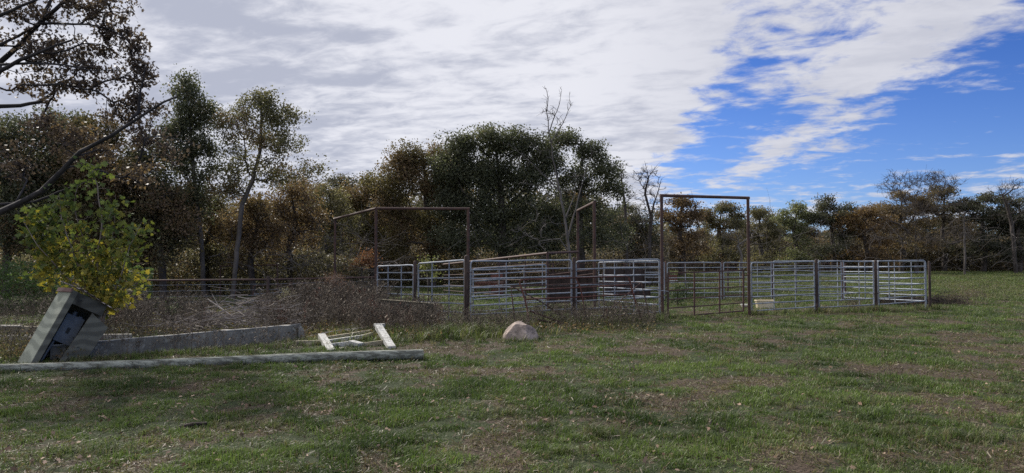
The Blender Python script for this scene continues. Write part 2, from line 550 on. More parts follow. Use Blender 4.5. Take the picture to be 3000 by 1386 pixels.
def leaves(P, size, rnd, clump, rg, shape=SQ, droop=0.3, flat=0.0):
    """one small polygon per leaf at points P"""
    n = len(P); k = len(shape)
    nrm = rg.normal(size=(n, 3)); nrm[:, 2] += flat
    nrm /= np.linalg.norm(nrm, axis=1)[:, None]
    ax = rg.normal(size=(n, 3)); ax[:, 2] -= droop * 2
    ax -= nrm * (ax * nrm).sum(1)[:, None]
    ax /= np.linalg.norm(ax, axis=1)[:, None] + 1e-9
    bx = np.cross(nrm, ax)
    V = P[:, None, :] + (bx[:, None, :] * shape[None, :, 0, None] + ax[:, None, :] * shape[None, :, 1, None]) * size[:, None, None]
    # cup the leaf a little
    V += nrm[:, None, :] * (np.abs(shape[None, :, 0, None]) * 0.35) * size[:, None, None]
    return V.reshape(-1, 3), np.arange(n * k), np.arange(n) * k, np.full(n, k), {'rnd': ('FACE', rnd), 'clump': ('FACE', clump)}


def grow(polys, targets, rg, step=0.5, pathw=0.22, tip=0.008, expo=2.4, jit=0.10):
    """skeleton: polylines first, then each target joined to the cheapest node. -> nodes, parents, radii, tips"""
    N = []; Pn = []; D = []
    idx = {}
    for poly in polys:
        pts = [np.array(p, float) for p in poly]
        if N:
            A = np.array(N); j = int(np.argmin(((A - pts[0]) ** 2).sum(1))); last = j
            if np.linalg.norm(A[j] - pts[0]) < 0.15: pts = pts[1:]
        else:
            last = -1
        for p in pts:
            while last >= 0:
                d = p - N[last]; L = np.linalg.norm(d)
                if L <= step * 1.3: break
                q = N[last] + d / L * step + rg.normal(size=3) * jit * step * 0.35
                N.append(q); Pn.append(last); D.append(D[last] + step); last = len(N) - 1
            N.append(p); Pn.append(last); D.append(0 if last < 0 else D[last] + np.linalg.norm(p - N[last])); last = len(N) - 1
    cap = len(N) + len(targets) * 14 + 10
    A = np.zeros((cap, 3)); A[:len(N)] = N
    Dp = np.zeros(cap); Dp[:len(N)] = D
    par = list(Pn); cnt = len(N)
    minz = A[:cnt, 2].min() + 0.12 * (A[:cnt, 2].max() - A[:cnt, 2].min())
    base = A[:cnt].copy()
    order = np.argsort([np.min(((base - t) ** 2).sum(1)) for t in targets])
    tips = []
    for oi in order:
        t = targets[oi]
        d = A[:cnt] - t
        dist = np.sqrt((d ** 2).sum(1))
        cost = dist + pathw * Dp[:cnt] + np.maximum(A[:cnt, 2] - t[2], 0) * 0.5 + (A[:cnt, 2] < minz) * 5
        j = int(np.argmin(cost))
        s = A[j].copy(); L = dist[j]
        k = max(1, min(12, int(math.ceil(L / step))))
        par_dir = A[j] - A[par[j]] if par[j] >= 0 else np.array([0, 0, 1.0])
        par_dir = par_dir / (np.linalg.norm(par_dir) + 1e-9)
        c = s + par_dir * L * 0.35 + rg.normal(size=3) * L * jit
        last = j
        for q in range(1, k + 1):
            u = q / k
            p = (1 - u) ** 2 * s + 2 * u * (1 - u) * c + u * u * t
            if q < k: p = p + rg.normal(size=3) * jit * 0.4 * min(step, L / k)
            A[cnt] = p; Dp[cnt] = Dp[last] + L / k; par.append(last); last = cnt; cnt += 1
        tips.append(last)
    A = A[:cnt]; par = np.array(par)
    acc = np.zeros(cnt)
    rad = np.zeros(cnt)
    for i in range(cnt - 1, -1, -1):
        rad[i] = max(acc[i] ** (1 / expo), tip) if acc[i] > 0 else tip
        if par[i] >= 0: acc[par[i]] += rad[i] ** expo
    return A, par, rad, np.array(tips, int)


def tubes(A, par, rad, sides=5, sel=None, taper=1.25):
    E = np.where(par >= 0)[0]
    if sel is not None: E = E[sel[E]]
    p0 = A[par[E]]; p1 = A[E]
    r1 = rad[E]; r0 = np.minimum(rad[par[E]], r1 * taper)
    d = p1 - p0; L = np.linalg.norm(d, axis=1)[:, None] + 1e-9; d = d / L
    p1 = p1 + d * r1[:, None] * 0.3
    up = np.where(np.abs(d[:, 2:3]) < 0.9, np.array([[0, 0, 1.0]]), np.array([[1.0, 0, 0]]))
    a = np.cross(d, up); a /= np.linalg.norm(a, axis=1)[:, None]; b = np.cross(a, d)
    th = np.arange(sides) * 2 * pi / sides
    ring = a[:, None, :] * np.cos(th)[None, :, None] + b[:, None, :] * np.sin(th)[None, :, None]
    V = np.concatenate([p0[:, None, :] + ring * r0[:, None, None], p1[:, None, :] + ring * r1[:, None, None]], 1)
    n = len(E)
    base = (np.arange(n) * 2 * sides)[:, None]
    k = np.arange(sides); k2 = (k + 1) % sides
    q = np.stack([k, k2, k2 + sides, k + sides], 1).ravel()
    Lp = (base + q[None, :]).ravel()
    nf = n * sides
    return V.reshape(-1, 3), Lp, np.arange(nf) * 4, np.full(nf, 4)


def scale_r(rad, want):
    return rad * (want / rad[0])


def lump_points(lumps, rg):
    """lumps: (centre xyz, radii xyz, n) -> points biased to the shell"""
    out = []
    for c, r, n in lumps:
        d = rg.normal(size=(n, 3)); d /= np.linalg.norm(d, axis=1)[:, None]
        rr = rg.random(n) ** 0.45
        rr *= 0.74 + 0.5 * rg.random(n)
        q = np.array(c) + d * rr[:, None] * np.array(r)
        if n > 20:
            k = max(4, n // 7)
            near = np.argmin(((q[:, None, :] - q[None, :k, :]) ** 2).sum(2), 1)
            q = q * 0.62 + q[near] * 0.38 + rg.normal(size=(n, 3)) * 0.05
        out.append(q)
    return np.concatenate(out)


TREES = []


def limb_nodes(polys, A):
    own = np.full(len(A), -1)
    for q, poly in reversed(list(enumerate(polys))):
        for a, b in zip(poly[:-1], poly[1:]):
            d = b - a; L = (d ** 2).sum()
            t = np.clip(((A - a) @ d) / L, 0, 1)
            dist = np.linalg.norm(A - (a + t[:, None] * d), axis=1)
            own[(dist < 0.03)] = q
    return own




def tree(name, label, cat, px, Y, trunk, lumps, color, rust, r0=0.22, leaf=0.13, per=42, sig=0.34, seed=1, bare=False,
         bark='bark', group=None, limbs=(), shape=SQ, droop=0.3, step=0.5, tip=0.009, pathw=0.22, zs=0.8, leafmat='leaf', clumpfn=None, twig=0, depth=0.9, limb_r=None, jit=0.10):
    """trunk/lumps given in photo pixels at distance Y; turned into real metres round the tree's own base"""
    rg = np.random.default_rng(seed)
    X = (px - 1500) / F * Y / (cP)
    gz = float(hgt(X, Y)) - 0.05
    base = np.array([at(px, 773, Y)[0], Y, gz])
    m = Y / F

    def loc(p, dy=0.0):
        return at(p[0], p[1], Y + dy) - base
    tp = [np.zeros(3)] + [loc(p, (p[2] if len(p) > 2 else 0)) for p in trunk]
    lp = [[loc(p, (p[2] if len(p) > 2 else 0)) for p in l] for l in limbs]
    L = []
    for l in lumps:
        cx, cy, rx, ry, n = l[:5]
        dy = l[5] if len(l) > 5 else 0
        L.append((loc((cx, cy), dy), (rx * m, rx * m * depth, ry * m), int(n)))
    T = lump_points(L, rg)
    T = T[T[:, 2] > 0.25]
    A, par, rad, tips = grow([tp] + lp, T, rg, step=step, tip=tip, pathw=pathw, jit=jit)
    e = np.log(r0 / tip) / np.log(max(rad[0] / tip, 1.5))
    rad = tip * (rad / tip) ** e
    if limb_r:
        rad = np.minimum(rad, 0.022)
        own = limb_nodes([tp] + lp, A)
        for q, (ra, rb) in enumerate([(r0, 0.012 if bare else r0 * .6)] + list(limb_r)):
            ii = np.where(own == q)[0]
            rad[ii] = np.linspace(ra, rb, len(ii))
    o = thing(name, label, cat, base, group)
    def bigs():
        b = rad > max(r0 * 0.22, 0.02)
        for i in range(len(b) - 1, -1, -1):
            if b[i] and par[i] >= 0: b[par[i]] = True
        return b
    big = bigs()
    if bare:
        # extra twigs at every tip
        if twig:
            extra = []; ep = []; er = []
            nb = len(A)
            src = np.where(rad < r0 * 0.28)[0]
            pick = rg.choice(src, size=min(len(src) * 3, twig), replace=True)
            dirn = A[pick] - A[np.maximum(par[pick], 0)]
            dirn /= np.linalg.norm(dirn, axis=1)[:, None] + 1e-9
            d2 = dirn + rg.normal(size=(len(pick), 3)) * 0.65 + np.array([0, 0, 0.25])
            d2 /= np.linalg.norm(d2, axis=1)[:, None]
            ln = (0.35 + 0.6 * rg.random(len(pick)))[:, None] * step * 1.3
            q1 = A[pick] + d2 * ln * 0.5
            q2 = q1 + (d2 + rg.normal(size=d2.shape) * 0.4) * ln * 0.5
            A = np.concatenate([A, q1, q2])
            par = np.concatenate([par, pick, np.arange(nb, nb + len(pick))])
            rad = np.concatenate([rad, np.full(len(pick), tip * 0.8), np.full(len(pick), tip * 0.6)])
            big = bigs()
        for nm, sel, sd_ in (('trunk', big, 7), ('crown', ~big, 3)):
            V, lo, st, to = tubes(A, par, rad, sd_, sel)
            me = np_mesh(nm, V, lo, st, to, None, True)
            link(nm, me, M[bark], o)
    else:
        V, lo, st, to = tubes(A, par, rad, 5)
        me = np_mesh('trunk', V, lo, st, to, None, True)
        link('trunk', me, M[bark], o)
        n = len(tips)
        C = A[tips]
        cl = rg.random(n)
        # neighbouring clumps share a hue
        cl = 0.5 * cl + 0.5 * (0.5 + 0.5 * np.sin(C[:, 0] * 1.3 + C[:, 2] * 1.7 + seed))
        if leaf > 0.115 and leafmat == 'leaf': leaf *= 0.84; per *= 1.35
        cnt = rg.poisson(per, n)
        ii = np.repeat(np.arange(n), cnt)
        s = sig * (0.7 + 0.7 * rg.random(n))
        P = C[ii] + np.clip(rg.normal(size=(len(ii), 3)), -1.7, 1.7) * s[ii][:, None] * np.array([1, 1, zs])
        P = P[P[:, 2] > 0.05] if True else P
        ii = ii[:len(P)]
        rn = rg.random(len(P))
        sz = leaf * (0.6 + 0.8 * rg.random(len(P)))
        clump = cl[ii] if clumpfn is None else clumpfn(P, rg)
        V, lo, st, to, at_ = leaves(P, sz, rn, clump, rg, shape, droop)
        me = np_mesh('crown', V, lo, st, to, at_)
        c = link('crown', me, M[leafmat], o)
        c.color = (*color, rust)
    TREES.append(o)
    return o


GREEN = (0.072, 0.078, 0.048); OLIVE = (0.105, 0.096, 0.052); DARK = (0.058, 0.060, 0.042)
BROWN = (0.125, 0.085, 0.045); PALE = (0.125, 0.135, 0.07)


def copy_tree(src, px, Y, s, rot, label, color=None, rust=None, group=None):
    X = at(px, 773, Y)[0]
    n = src.copy(); COL.objects.link(n)
    n.location = (X, Y, float(hgt(X, Y)) - 0.08)
    n.rotation_euler = (0, 0, rot); n.scale = (s[0], s[0], s[1])
    n['label'] = label
    if group: n['group'] = group
    elif 'group' in n.keys(): del n['group']
    for ch in src.children:
        c = ch.copy(); c.parent = n; COL.objects.link(c)
        if c.name.startswith('crown') and color is not None: c.color = (*color, rust)
    return n


def build_trees():
    # --- two tall slender trees, left of centre
    tree('tall_tree', 'tallest narrow dark green tree with a pointed top, left of the open-crowned leaning tree', 'tree', 600, 36,
         [(590, 700), (572, 560), (560, 420), (548, 300), (545, 235)],
         [(540, 258, 42, 50, 50), (560, 330, 62, 60, 80), (522, 380, 60, 60, 70), (612, 325, 30, 50, 35), (520, 460, 85, 70, 120), (590, 430, 50, 60, 50), (490, 570, 105, 70, 130), (560, 600, 80, 60, 90), (600, 520, 50, 50, 30), (470, 680, 90, 50, 60)],
         GREEN, 0.12, r0=0.12, leaf=0.13, per=32, sig=0.24, seed=11, bark='barkmid', step=0.4)
    tree('tall_tree', 'tall leaning tree with an open olive crown and slender curved trunk against the clouds', 'tree', 682, 35,
         [(692, 760), (700, 680), (708, 600), (742, 520), (762, 440), (765, 350), (760, 290)],
         [(760, 292, 52, 36, 46), (692, 345, 58, 45, 46), (795, 345, 70, 55, 66), (858, 340, 34, 44, 22), (730, 420, 85, 55, 62), (825, 420, 66, 55, 52), (700, 490, 80, 45, 46), (800, 500, 75, 45, 46), (650, 380, 24, 60, 14), (660, 560, 60, 40, 30),
          (920, 490, 42, 26, 16), (870, 520, 50, 20, 14), (690, 545, 60, 35, 26)],
         (0.105, 0.10, 0.05), 0.34, r0=0.12, leaf=0.12, per=26, sig=0.23, seed=12, bark='barkmid', step=0.4)
    # --- left woods
    lw = [(20, 33, 400, 320, 120, GREEN, .3, 'dark tree with rusty leaves at the left edge of the woods', 21),
          (165, 34, 400, 315, 110, GREEN, .22, 'dark green tree behind the overhanging oak limb, left of the reddish tree', 22),
          (285, 33, 410, 330, 95, (0.07, 0.06, 0.028), .45, 'reddish olive tree behind the overhanging oak limb, beside the tallest narrow tree', 23),
          (415, 35, 450, 400, 95, DARK, .2, 'low dark tree filling in beside the tallest narrow tree', 24)]
    for px, Y, cy, ty, w, col, ru, lab, sd_ in lw:
        H = 780
        tree('woodland_tree', lab, 'tree', px, Y, [(px + 8, 650), (px - 6, 520), (px + 4, ty + 60)],
             [(px, ty + 70, w * .8, 72, 90), (px - w * .3, ty + 170, w * .9, 85, 110), (px + w * .4, ty + 200, w * .8, 85, 100), (px, ty + 310, w, 90, 110), (px + 20, 700, w, 60, 60)],
             col, ru, r0=0.18, leaf=0.14, per=36, sig=0.27, seed=sd_, group='trees of the left woods')
    # rust and orange understory trees
    us = [(480, 34, 535, 90, OLIVE, .5, 'brown and orange leaved low tree left of the small pipe frame', 31),
          (610, 39, 550, 95, OLIVE, .4, 'olive and rust low tree behind the small pipe frame', 32),
          (745, 37, 560, 85, (0.12, 0.09, 0.045), .6, 'rust coloured low tree at the foot of the open-crowned leaning tree', 33),
          (855, 39, 520, 95, BROWN, .7, 'orange brown tree left of the three-post pipe frame', 34),
          (965, 44, 530, 85, OLIVE, .1, 'dark tree with bare lower limbs behind the left pipe frame post', 35)]
    for px, Y, ty, w, col, ru, lab, sd_ in us:
        tree('woodland_tree', lab, 'tree', px, Y, [(px - 10, 720), (px + 10, 660), (px, ty + 40)],
             [(px, ty + 50, w * .85, 50, 70), (px - w * .4, ty + 110, w * .7, 55, 60), (px + w * .5, ty + 120, w * .7, 55, 60), (px, ty + 190, w, 55, 55)],
             col, ru, r0=0.17, leaf=0.14, per=26, sig=0.26, seed=sd_, group='trees of the left woods', step=0.45)
    # --- centre: big oaks
    tree('oak_tree', 'rounded olive brown oak directly left of the big dark green oak', 'tree', 1265, 47,
         [(1262, 700), (1250, 620), (1245, 520), (1240, 450)],
         [(1215, 465, 55, 44, 60), (1290, 462, 60, 42, 60), (1180, 475, 50, 46, 50), (1150, 520, 60, 50, 60), (1330, 500, 50, 60, 50), (1250, 540, 95, 60, 110), (1150, 600, 65, 50, 60), (1310, 570, 60, 60, 60), (1240, 650, 110, 55, 100), (1180, 710, 90, 45, 60), (1290, 720, 70, 45, 50)],
         (0.11, 0.092, 0.045), 0.42, r0=0.3, leaf=0.15, per=40, sig=0.32, seed=41)
    tree('oak_tree', 'olive and yellow-brown oak low on the left flank of the oak group', 'tree', 1095, 49,
         [(1100, 700), (1090, 620), (1085, 570)],
         [(1105, 550, 65, 48, 80), (1035, 580, 60, 48, 70), (1140, 600, 60, 50, 60), (1080, 660, 90, 55, 90), (1100, 730, 95, 45, 60)],
         (0.10, 0.09, 0.035), 0.5, r0=0.22, leaf=0.15, per=38, sig=0.3, seed=42)
    tree('oak_tree', 'biggest oak, broad dark green crown in the middle of the treeline behind the galvanized pen', 'tree', 1475, 45,
         [(1472, 700), (1470, 610), (1460, 500), (1450, 430)],
         [(1440, 418, 80, 42, 90), (1355, 432, 55, 42, 60), (1520, 425, 62, 50, 70), (1590, 445, 48, 50, 50), (1320, 500, 60, 60, 70), (1390, 510, 90, 65, 110), (1480, 510, 90, 70, 110), (1565, 520, 75, 70, 80), (1330, 600, 70, 65, 80), (1420, 610, 100, 65, 110), (1530, 620, 100, 70, 110), (1600, 640, 60, 60, 50), (1340, 700, 90, 55, 80), (1460, 710, 120, 55, 90), (1580, 710, 70, 50, 50)],
         GREEN, 0.06, r0=0.36, leaf=0.155, per=44, sig=0.33, seed=43)
    tree('oak_tree', 'dark oak with lumpy open crown right of the dead tree', 'tree', 1700, 46,
         [(1700, 700), (1698, 620), (1700, 540), (1705, 470)],
         [(1650, 412, 48, 38, 46), (1610, 470, 45, 50, 40), (1725, 445, 50, 38, 46), (1775, 490, 48, 40, 42), (1690, 530, 85, 60, 80), (1790, 550, 42, 32, 26), (1640, 610, 80, 60, 70), (1740, 620, 75, 50, 60), (1815, 565, 22, 36, 12), (1680, 700, 120, 50, 90), (1790, 700, 70, 45, 40)],
         GREEN, 0.08, r0=0.3, leaf=0.15, per=42, sig=0.30, seed=44)
    tree('oak_tree', 'low brownish oak filling the gap right of the central oaks', 'tree', 1850, 52,
         [(1850, 720), (1848, 680), (1850, 640)],
         [(1850, 640, 60, 36, 50), (1800, 680, 60, 40, 40), (1900, 680, 60, 45, 50), (1850, 730, 90, 40, 50)],
         DARK, 0.3, r0=0.2, leaf=0.15, per=36, sig=0.3, seed=45)
    # --- dead and bare trees
    tree('dead_tree', 'leafless dead grey tree with tall forked top in front of the central oaks', 'tree', 1672, 34,
         [(1668, 740), (1655, 640), (1640, 560), (1620, 470), (1608, 390), (1602, 330), (1606, 290), (1600, 262)],
         [(1620, 330, 40, 60, 26), (1600, 420, 60, 60, 12), (1560, 540, 90, 60, 10), (1600, 640, 80, 30, 10), (1560, 700, 90, 40, 14), (1650, 560, 60, 60, 8)],
         DARK, 0, r0=0.085, seed=51, bare=True, bark='deadwood', step=0.3, tip=0.009, twig=320, pathw=0.05, limb_r=[(.045, .009), (.03, .007), (.028, .007), (.028, .007), (.03, .007), (.03, .009)],
         limbs=[[(1660, 700), (1690, 600), (1710, 520), (1735, 450), (1725, 410)], [(1640, 560), (1560, 480), (1500, 430)], [(1608, 390), (1625, 340), (1640, 300), (1646, 264)],
                [(1612, 420), (1650, 360), (1672, 310), (1668, 280)], [(1668, 740), (1640, 700), (1580, 705), (1540, 690), (1522, 670)], [(1655, 640), (1680, 580), (1690, 520)]], depth=0.6)
    tree('bare_tree', 'slim leafless tree with fine twigs against the blue gap right of the oaks', 'tree', 1900, 50,
         [(1903, 700), (1910, 640), (1890, 570), (1900, 520), (1890, 480)],
         [(1890, 520, 45, 42, 80), (1915, 570, 55, 50, 80), (1880, 640, 50, 40, 30)],
         DARK, 0, r0=0.12, seed=52, bare=True, step=0.35, tip=0.012, twig=500, limbs=[[(1903, 700), (1905, 640), (1925, 570), (1935, 530)]])
    tree('bare_tree', 'thin leafless tree close against the right edge of the dark oaks', 'tree', 1838, 50,
         [(1836, 700), (1830, 600), (1822, 540), (1818, 480)],
         [(1820, 520, 34, 50, 50), (1835, 570, 36, 40, 30)],
         DARK, 0, r0=0.10, seed=53, bare=True, step=0.35, tip=0.012, twig=260)
    # --- right-hand treeline
    rt = [(1995, 72, 568, 70, (0.09, 0.06, 0.032), .6, 'rusty brown tree seen through the tall portal, nearest its left post', 61, 26),
          (2110, 80, 584, 72, OLIVE, .3, 'olive brown tree seen through the tall portal near its right post', 62, 34),
          (2225, 84, 600, 72, OLIVE, .15, 'olive tree just right of the tall portal', 63, 34),
          (2330, 86, 588, 55, PALE, .1, 'paler green rounded tree between the tall portal and the darker clump', 64, 30),
          (2440, 86, 572, 75, DARK, .1, 'dark green tree with flat-topped crown left of the orange brown oak', 65, 36),
          (2535, 84, 592, 90, (0.155, 0.098, 0.042), .5, 'orange brown oak left of the big spreading bare tree', 66, 40),
          (2640, 88, 545, 105, (0.10, 0.078, 0.045), .35, 'broad brown oak behind the big spreading bare tree', 67, 40),
          (2765, 90, 535, 105, (0.085, 0.07, 0.042), .25, 'dark brown oak right of the big spreading bare tree', 68, 40),
          (2880, 88, 558, 100, DARK, .12, 'dark tree near the right edge of the field', 69, 42),
          (2985, 86, 572, 100, DARK, .1, 'dark tree at the far right edge of the photo', 70, 42)]
    for px, Y, ty, w, col, ru, lab, sd_, per in rt:
        tree('field_edge_tree', lab, 'tree', px, Y, [(px + 6, 740), (px - 4, 690), (px + 3, ty + 40)],
             [(px + w * .1 * ((sd_ * 7) % 5 - 2), ty + 28, w * .55, 26, 40), (px - w * .6, ty + 50 + (sd_ * 13) % 23, w * .5, 28, 34), (px + w * .6, ty + 45 + (sd_ * 5) % 29, w * .5, 28, 34), (px, ty + 75, w * .95, 32, 60), (px + w * .3, ty + 115, w * .8, 26, 30), (px, ty + 165, w * 1.15, 44, 80)],
             col, ru, r0=0.32, leaf=0.22, per=per, sig=0.40, seed=sd_, group='trees along the far edge of the field', step=0.8, tip=0.016, zs=0.5)
    tree('bare_tree', 'big spreading leafless tree at the edge of the field behind the last corral panel', 'tree', 2685, 78,
         [(2683, 740), (2682, 690), (2680, 620), (2690, 560)],
         [(2640, 535, 60, 34, 110), (2740, 530, 80, 34, 150), (2700, 600, 120, 60, 200), (2600, 690, 110, 40, 90), (2770, 700, 100, 35, 90), (2690, 540, 130, 36, 120)],
         DARK, 0, r0=0.27, seed=54, bare=True, bark='bark', step=0.6, tip=0.014, twig=2600, limb_r=[(.13, .04), (.12, .04), (.13, .03), (.11, .03)], jit=.14,
         limbs=[[(2682, 700), (2640, 660), (2590, 640), (2540, 680)], [(2684, 700), (2730, 700), (2790, 715), (2830, 700)], [(2682, 660), (2720, 600), (2760, 560)], [(2681, 650), (2650, 590), (2630, 540)]])
    tree('bare_tree', 'leafless tree rising over the dark trees at the right edge of the photo', 'tree', 2975, 80,
         [(2972, 740), (2965, 660), (2950, 600), (2925, 550)],
         [(2930, 570, 40, 40, 50), (2985, 550, 40, 40, 60), (2960, 620, 70, 40, 50)],
         DARK, 0, r0=0.2, seed=55, bare=True, step=0.6, tip=0.014, twig=1500)
    tree('bare_tree', 'pale thin bare trunk standing among the dark trees right of the spreading bare tree', 'tree', 2826, 74,
         [(2826, 700), (2824, 640), (2826, 600)],
         [(2826, 660, 50, 50, 40)], DARK, 0, r0=0.10, seed=56, bare=True, bark='barkmid', step=0.6, tip=0.014, twig=200)
    tree('bare_tree', 'bent pale bare tree in front of the olive trees, seen beside the right portal post', 'tree', 2170, 68,
         [(2172, 750), (2160, 720), (2190, 700), (2225, 688)], [(2150, 690, 40, 30, 24), (2200, 680, 40, 20, 20)],
         DARK, 0, r0=0.12, seed=57, bare=True, bark='barkpale', step=0.5, tip=0.013, twig=160)
    # --- copies deeper in the woods
    T = TREES
    lab = 'tree deeper in the woods, mostly hidden behind the front row'
    j = 0
    back = []
    for px in range(-60, 1100, 105): back.append((px + (j * 37) % 40, 50 + (j * 13) % 9, 'L')); j += 1
    for px in range(1120, 1960, 110): back.append((px + (j * 31) % 40, 60 + (j * 17) % 8, 'C')); j += 1
    for px in range(1960, 3080, 95): back.append((px + (j * 29) % 40, 104 + (j * 11) % 12, 'R')); j += 1
    srcs = {'L': [t for t in T if t.name.startswith('woodland_tree')], 'C': [t for t in T if t.name.startswith('oak_tree')], 'R': [t for t in T if t.name.startswith('field_edge')]}
    cols = [DARK, OLIVE, BROWN, GREEN, (0.06, 0.045, 0.028)]
    for i, (px, Y, g) in enumerate(back):
        s = srcs[g][i % len(srcs[g])]
        src_h = 10 if g != 'R' else 12
        k = {'L': 0.95, 'C': 0.72, 'R': 0.84 + 0.14 * ((i * 5) % 4) / 3}[g]
        if g == 'L' and px < 420: k = 1.05 + .2 * (i % 3) / 2
        o = copy_tree(s, px, Y, (k * 1.15, k * (0.9 + 0.12 * ((i * 7) % 3) / 2)), i * 2.3, lab, cols[i % 5], 0.15 + 0.4 * ((i * 3) % 4) / 4, 'trees hidden deep in the woods')
        o['category'] = 'tree'


build_trees()


# ------------------------------------------------------------------ overhanging oak, upper left
def build_near_oak():
    S = 16.5
    P = lambda l, d=0.0: [(a, b, (c + d)) for a, b, c in l]
    limbs = [
        P([(-150, 690, 0.5), (0, 622, -0.3), (120, 562, -0.8), (235, 445, -1.2), (330, 395, -1.4), (415, 340, -1.5), (478, 300, -1.6), (520, 283, -1.6)]),
        P([(-150, 690, 0.5), (-20, 600, 0.9), (100, 592, 1.2), (180, 560, 1.3), (255, 530, 1.4)]),
        P([(-170, 480, 0), (-60, 340, 0.2), (0, 312, 0.3), (60, 310, 0.4), (115, 300, 0.5), (160, 268, 0.5), (215, 225, 0.6)]),
        P([(-170, 400, 0), (0, 208, -0.5), (60, 175, -0.6), (140, 143, -0.8), (210, 118, -0.9)]),
        P([(-180, 330, 0), (0, 182, 0.5), (60, 130, 0.4), (115, 68, 0.2), (160, 30, 0.1), (215, -20, 0)]),
        P([(0, 132, 0), (50, 108, 0.2), (95, 82, 0.2)]),
        P([(-180, 200, 0), (-40, 60, -0.8), (50, 22, -1), (125, -10, -1)]),
        P([(115, 68, 0.2), (190, 70, 0), (262, 72, -0.1), (320, 84, -0.2), (365, 110, -0.2)]),
        P([(0, 190, -0.4), (100, 186, -0.6), (190, 190, -0.7), (270, 208, -0.8), (345, 205, -0.8)]),
        P([(110, 68, 0.2), (150, 0, 0.5), (200, -80, 0.6)]),
        P([(345, 395, -1.4), (405, 330, -1.2), (412, 260, -1.2), (425, 200, -1.2)]),
    ]
    lum = [(120, 20, 190, 90, 120), (300, 30, 100, 60, 60), (150, 150, 170, 80, 110), (330, 110, 90, 70, 60), (410, 150, 28, 80, 26), (300, 200, 110, 70, 70), (420, 215, 35, 50, 26),
           (90, 260, 110, 50, 34), (220, 260, 90, 45, 34), (400, 285, 45, 55, 34), (340, 330, 60, 40, 26), (440, 330, 60, 30, 20), (250, 430, 110, 60, 60), (150, 380, 110, 60, 50), (60, 480, 90, 60, 34), (420, 400, 70, 60, 34), (-150, 100, 200, 200, 90), (-200, 350, 200, 150, 60), (480, 420, 80, 50, 18), (380, 500, 120, 50, 30)]
    o = tree('oak_tree', 'near oak whose dark leafy limbs reach in from the upper left corner', 'tree', -190, S,
             [(-185, 760), (-175, 600), (-178, 450), (-190, 250), (-170, 60), (-150, -120)],
             lum, (0.06, 0.045, 0.04), 0.22, r0=0.30, leaf=0.095, per=13, sig=0.10, seed=77, limbs=limbs, limb_r=[(.10, .02), (.05, .02), (.07, .025), (.065, .02), (.075, .04), (.035, .03), (.05, .03), (.035, .012), (.035, .01), (.045, .02), (.04, .012)], shape=OAK, droop=0.5, bark='barkdark', step=0.2, tip=0.0045, pathw=0.16, depth=0.55, jit=0.07)
    return o


build_near_oak()


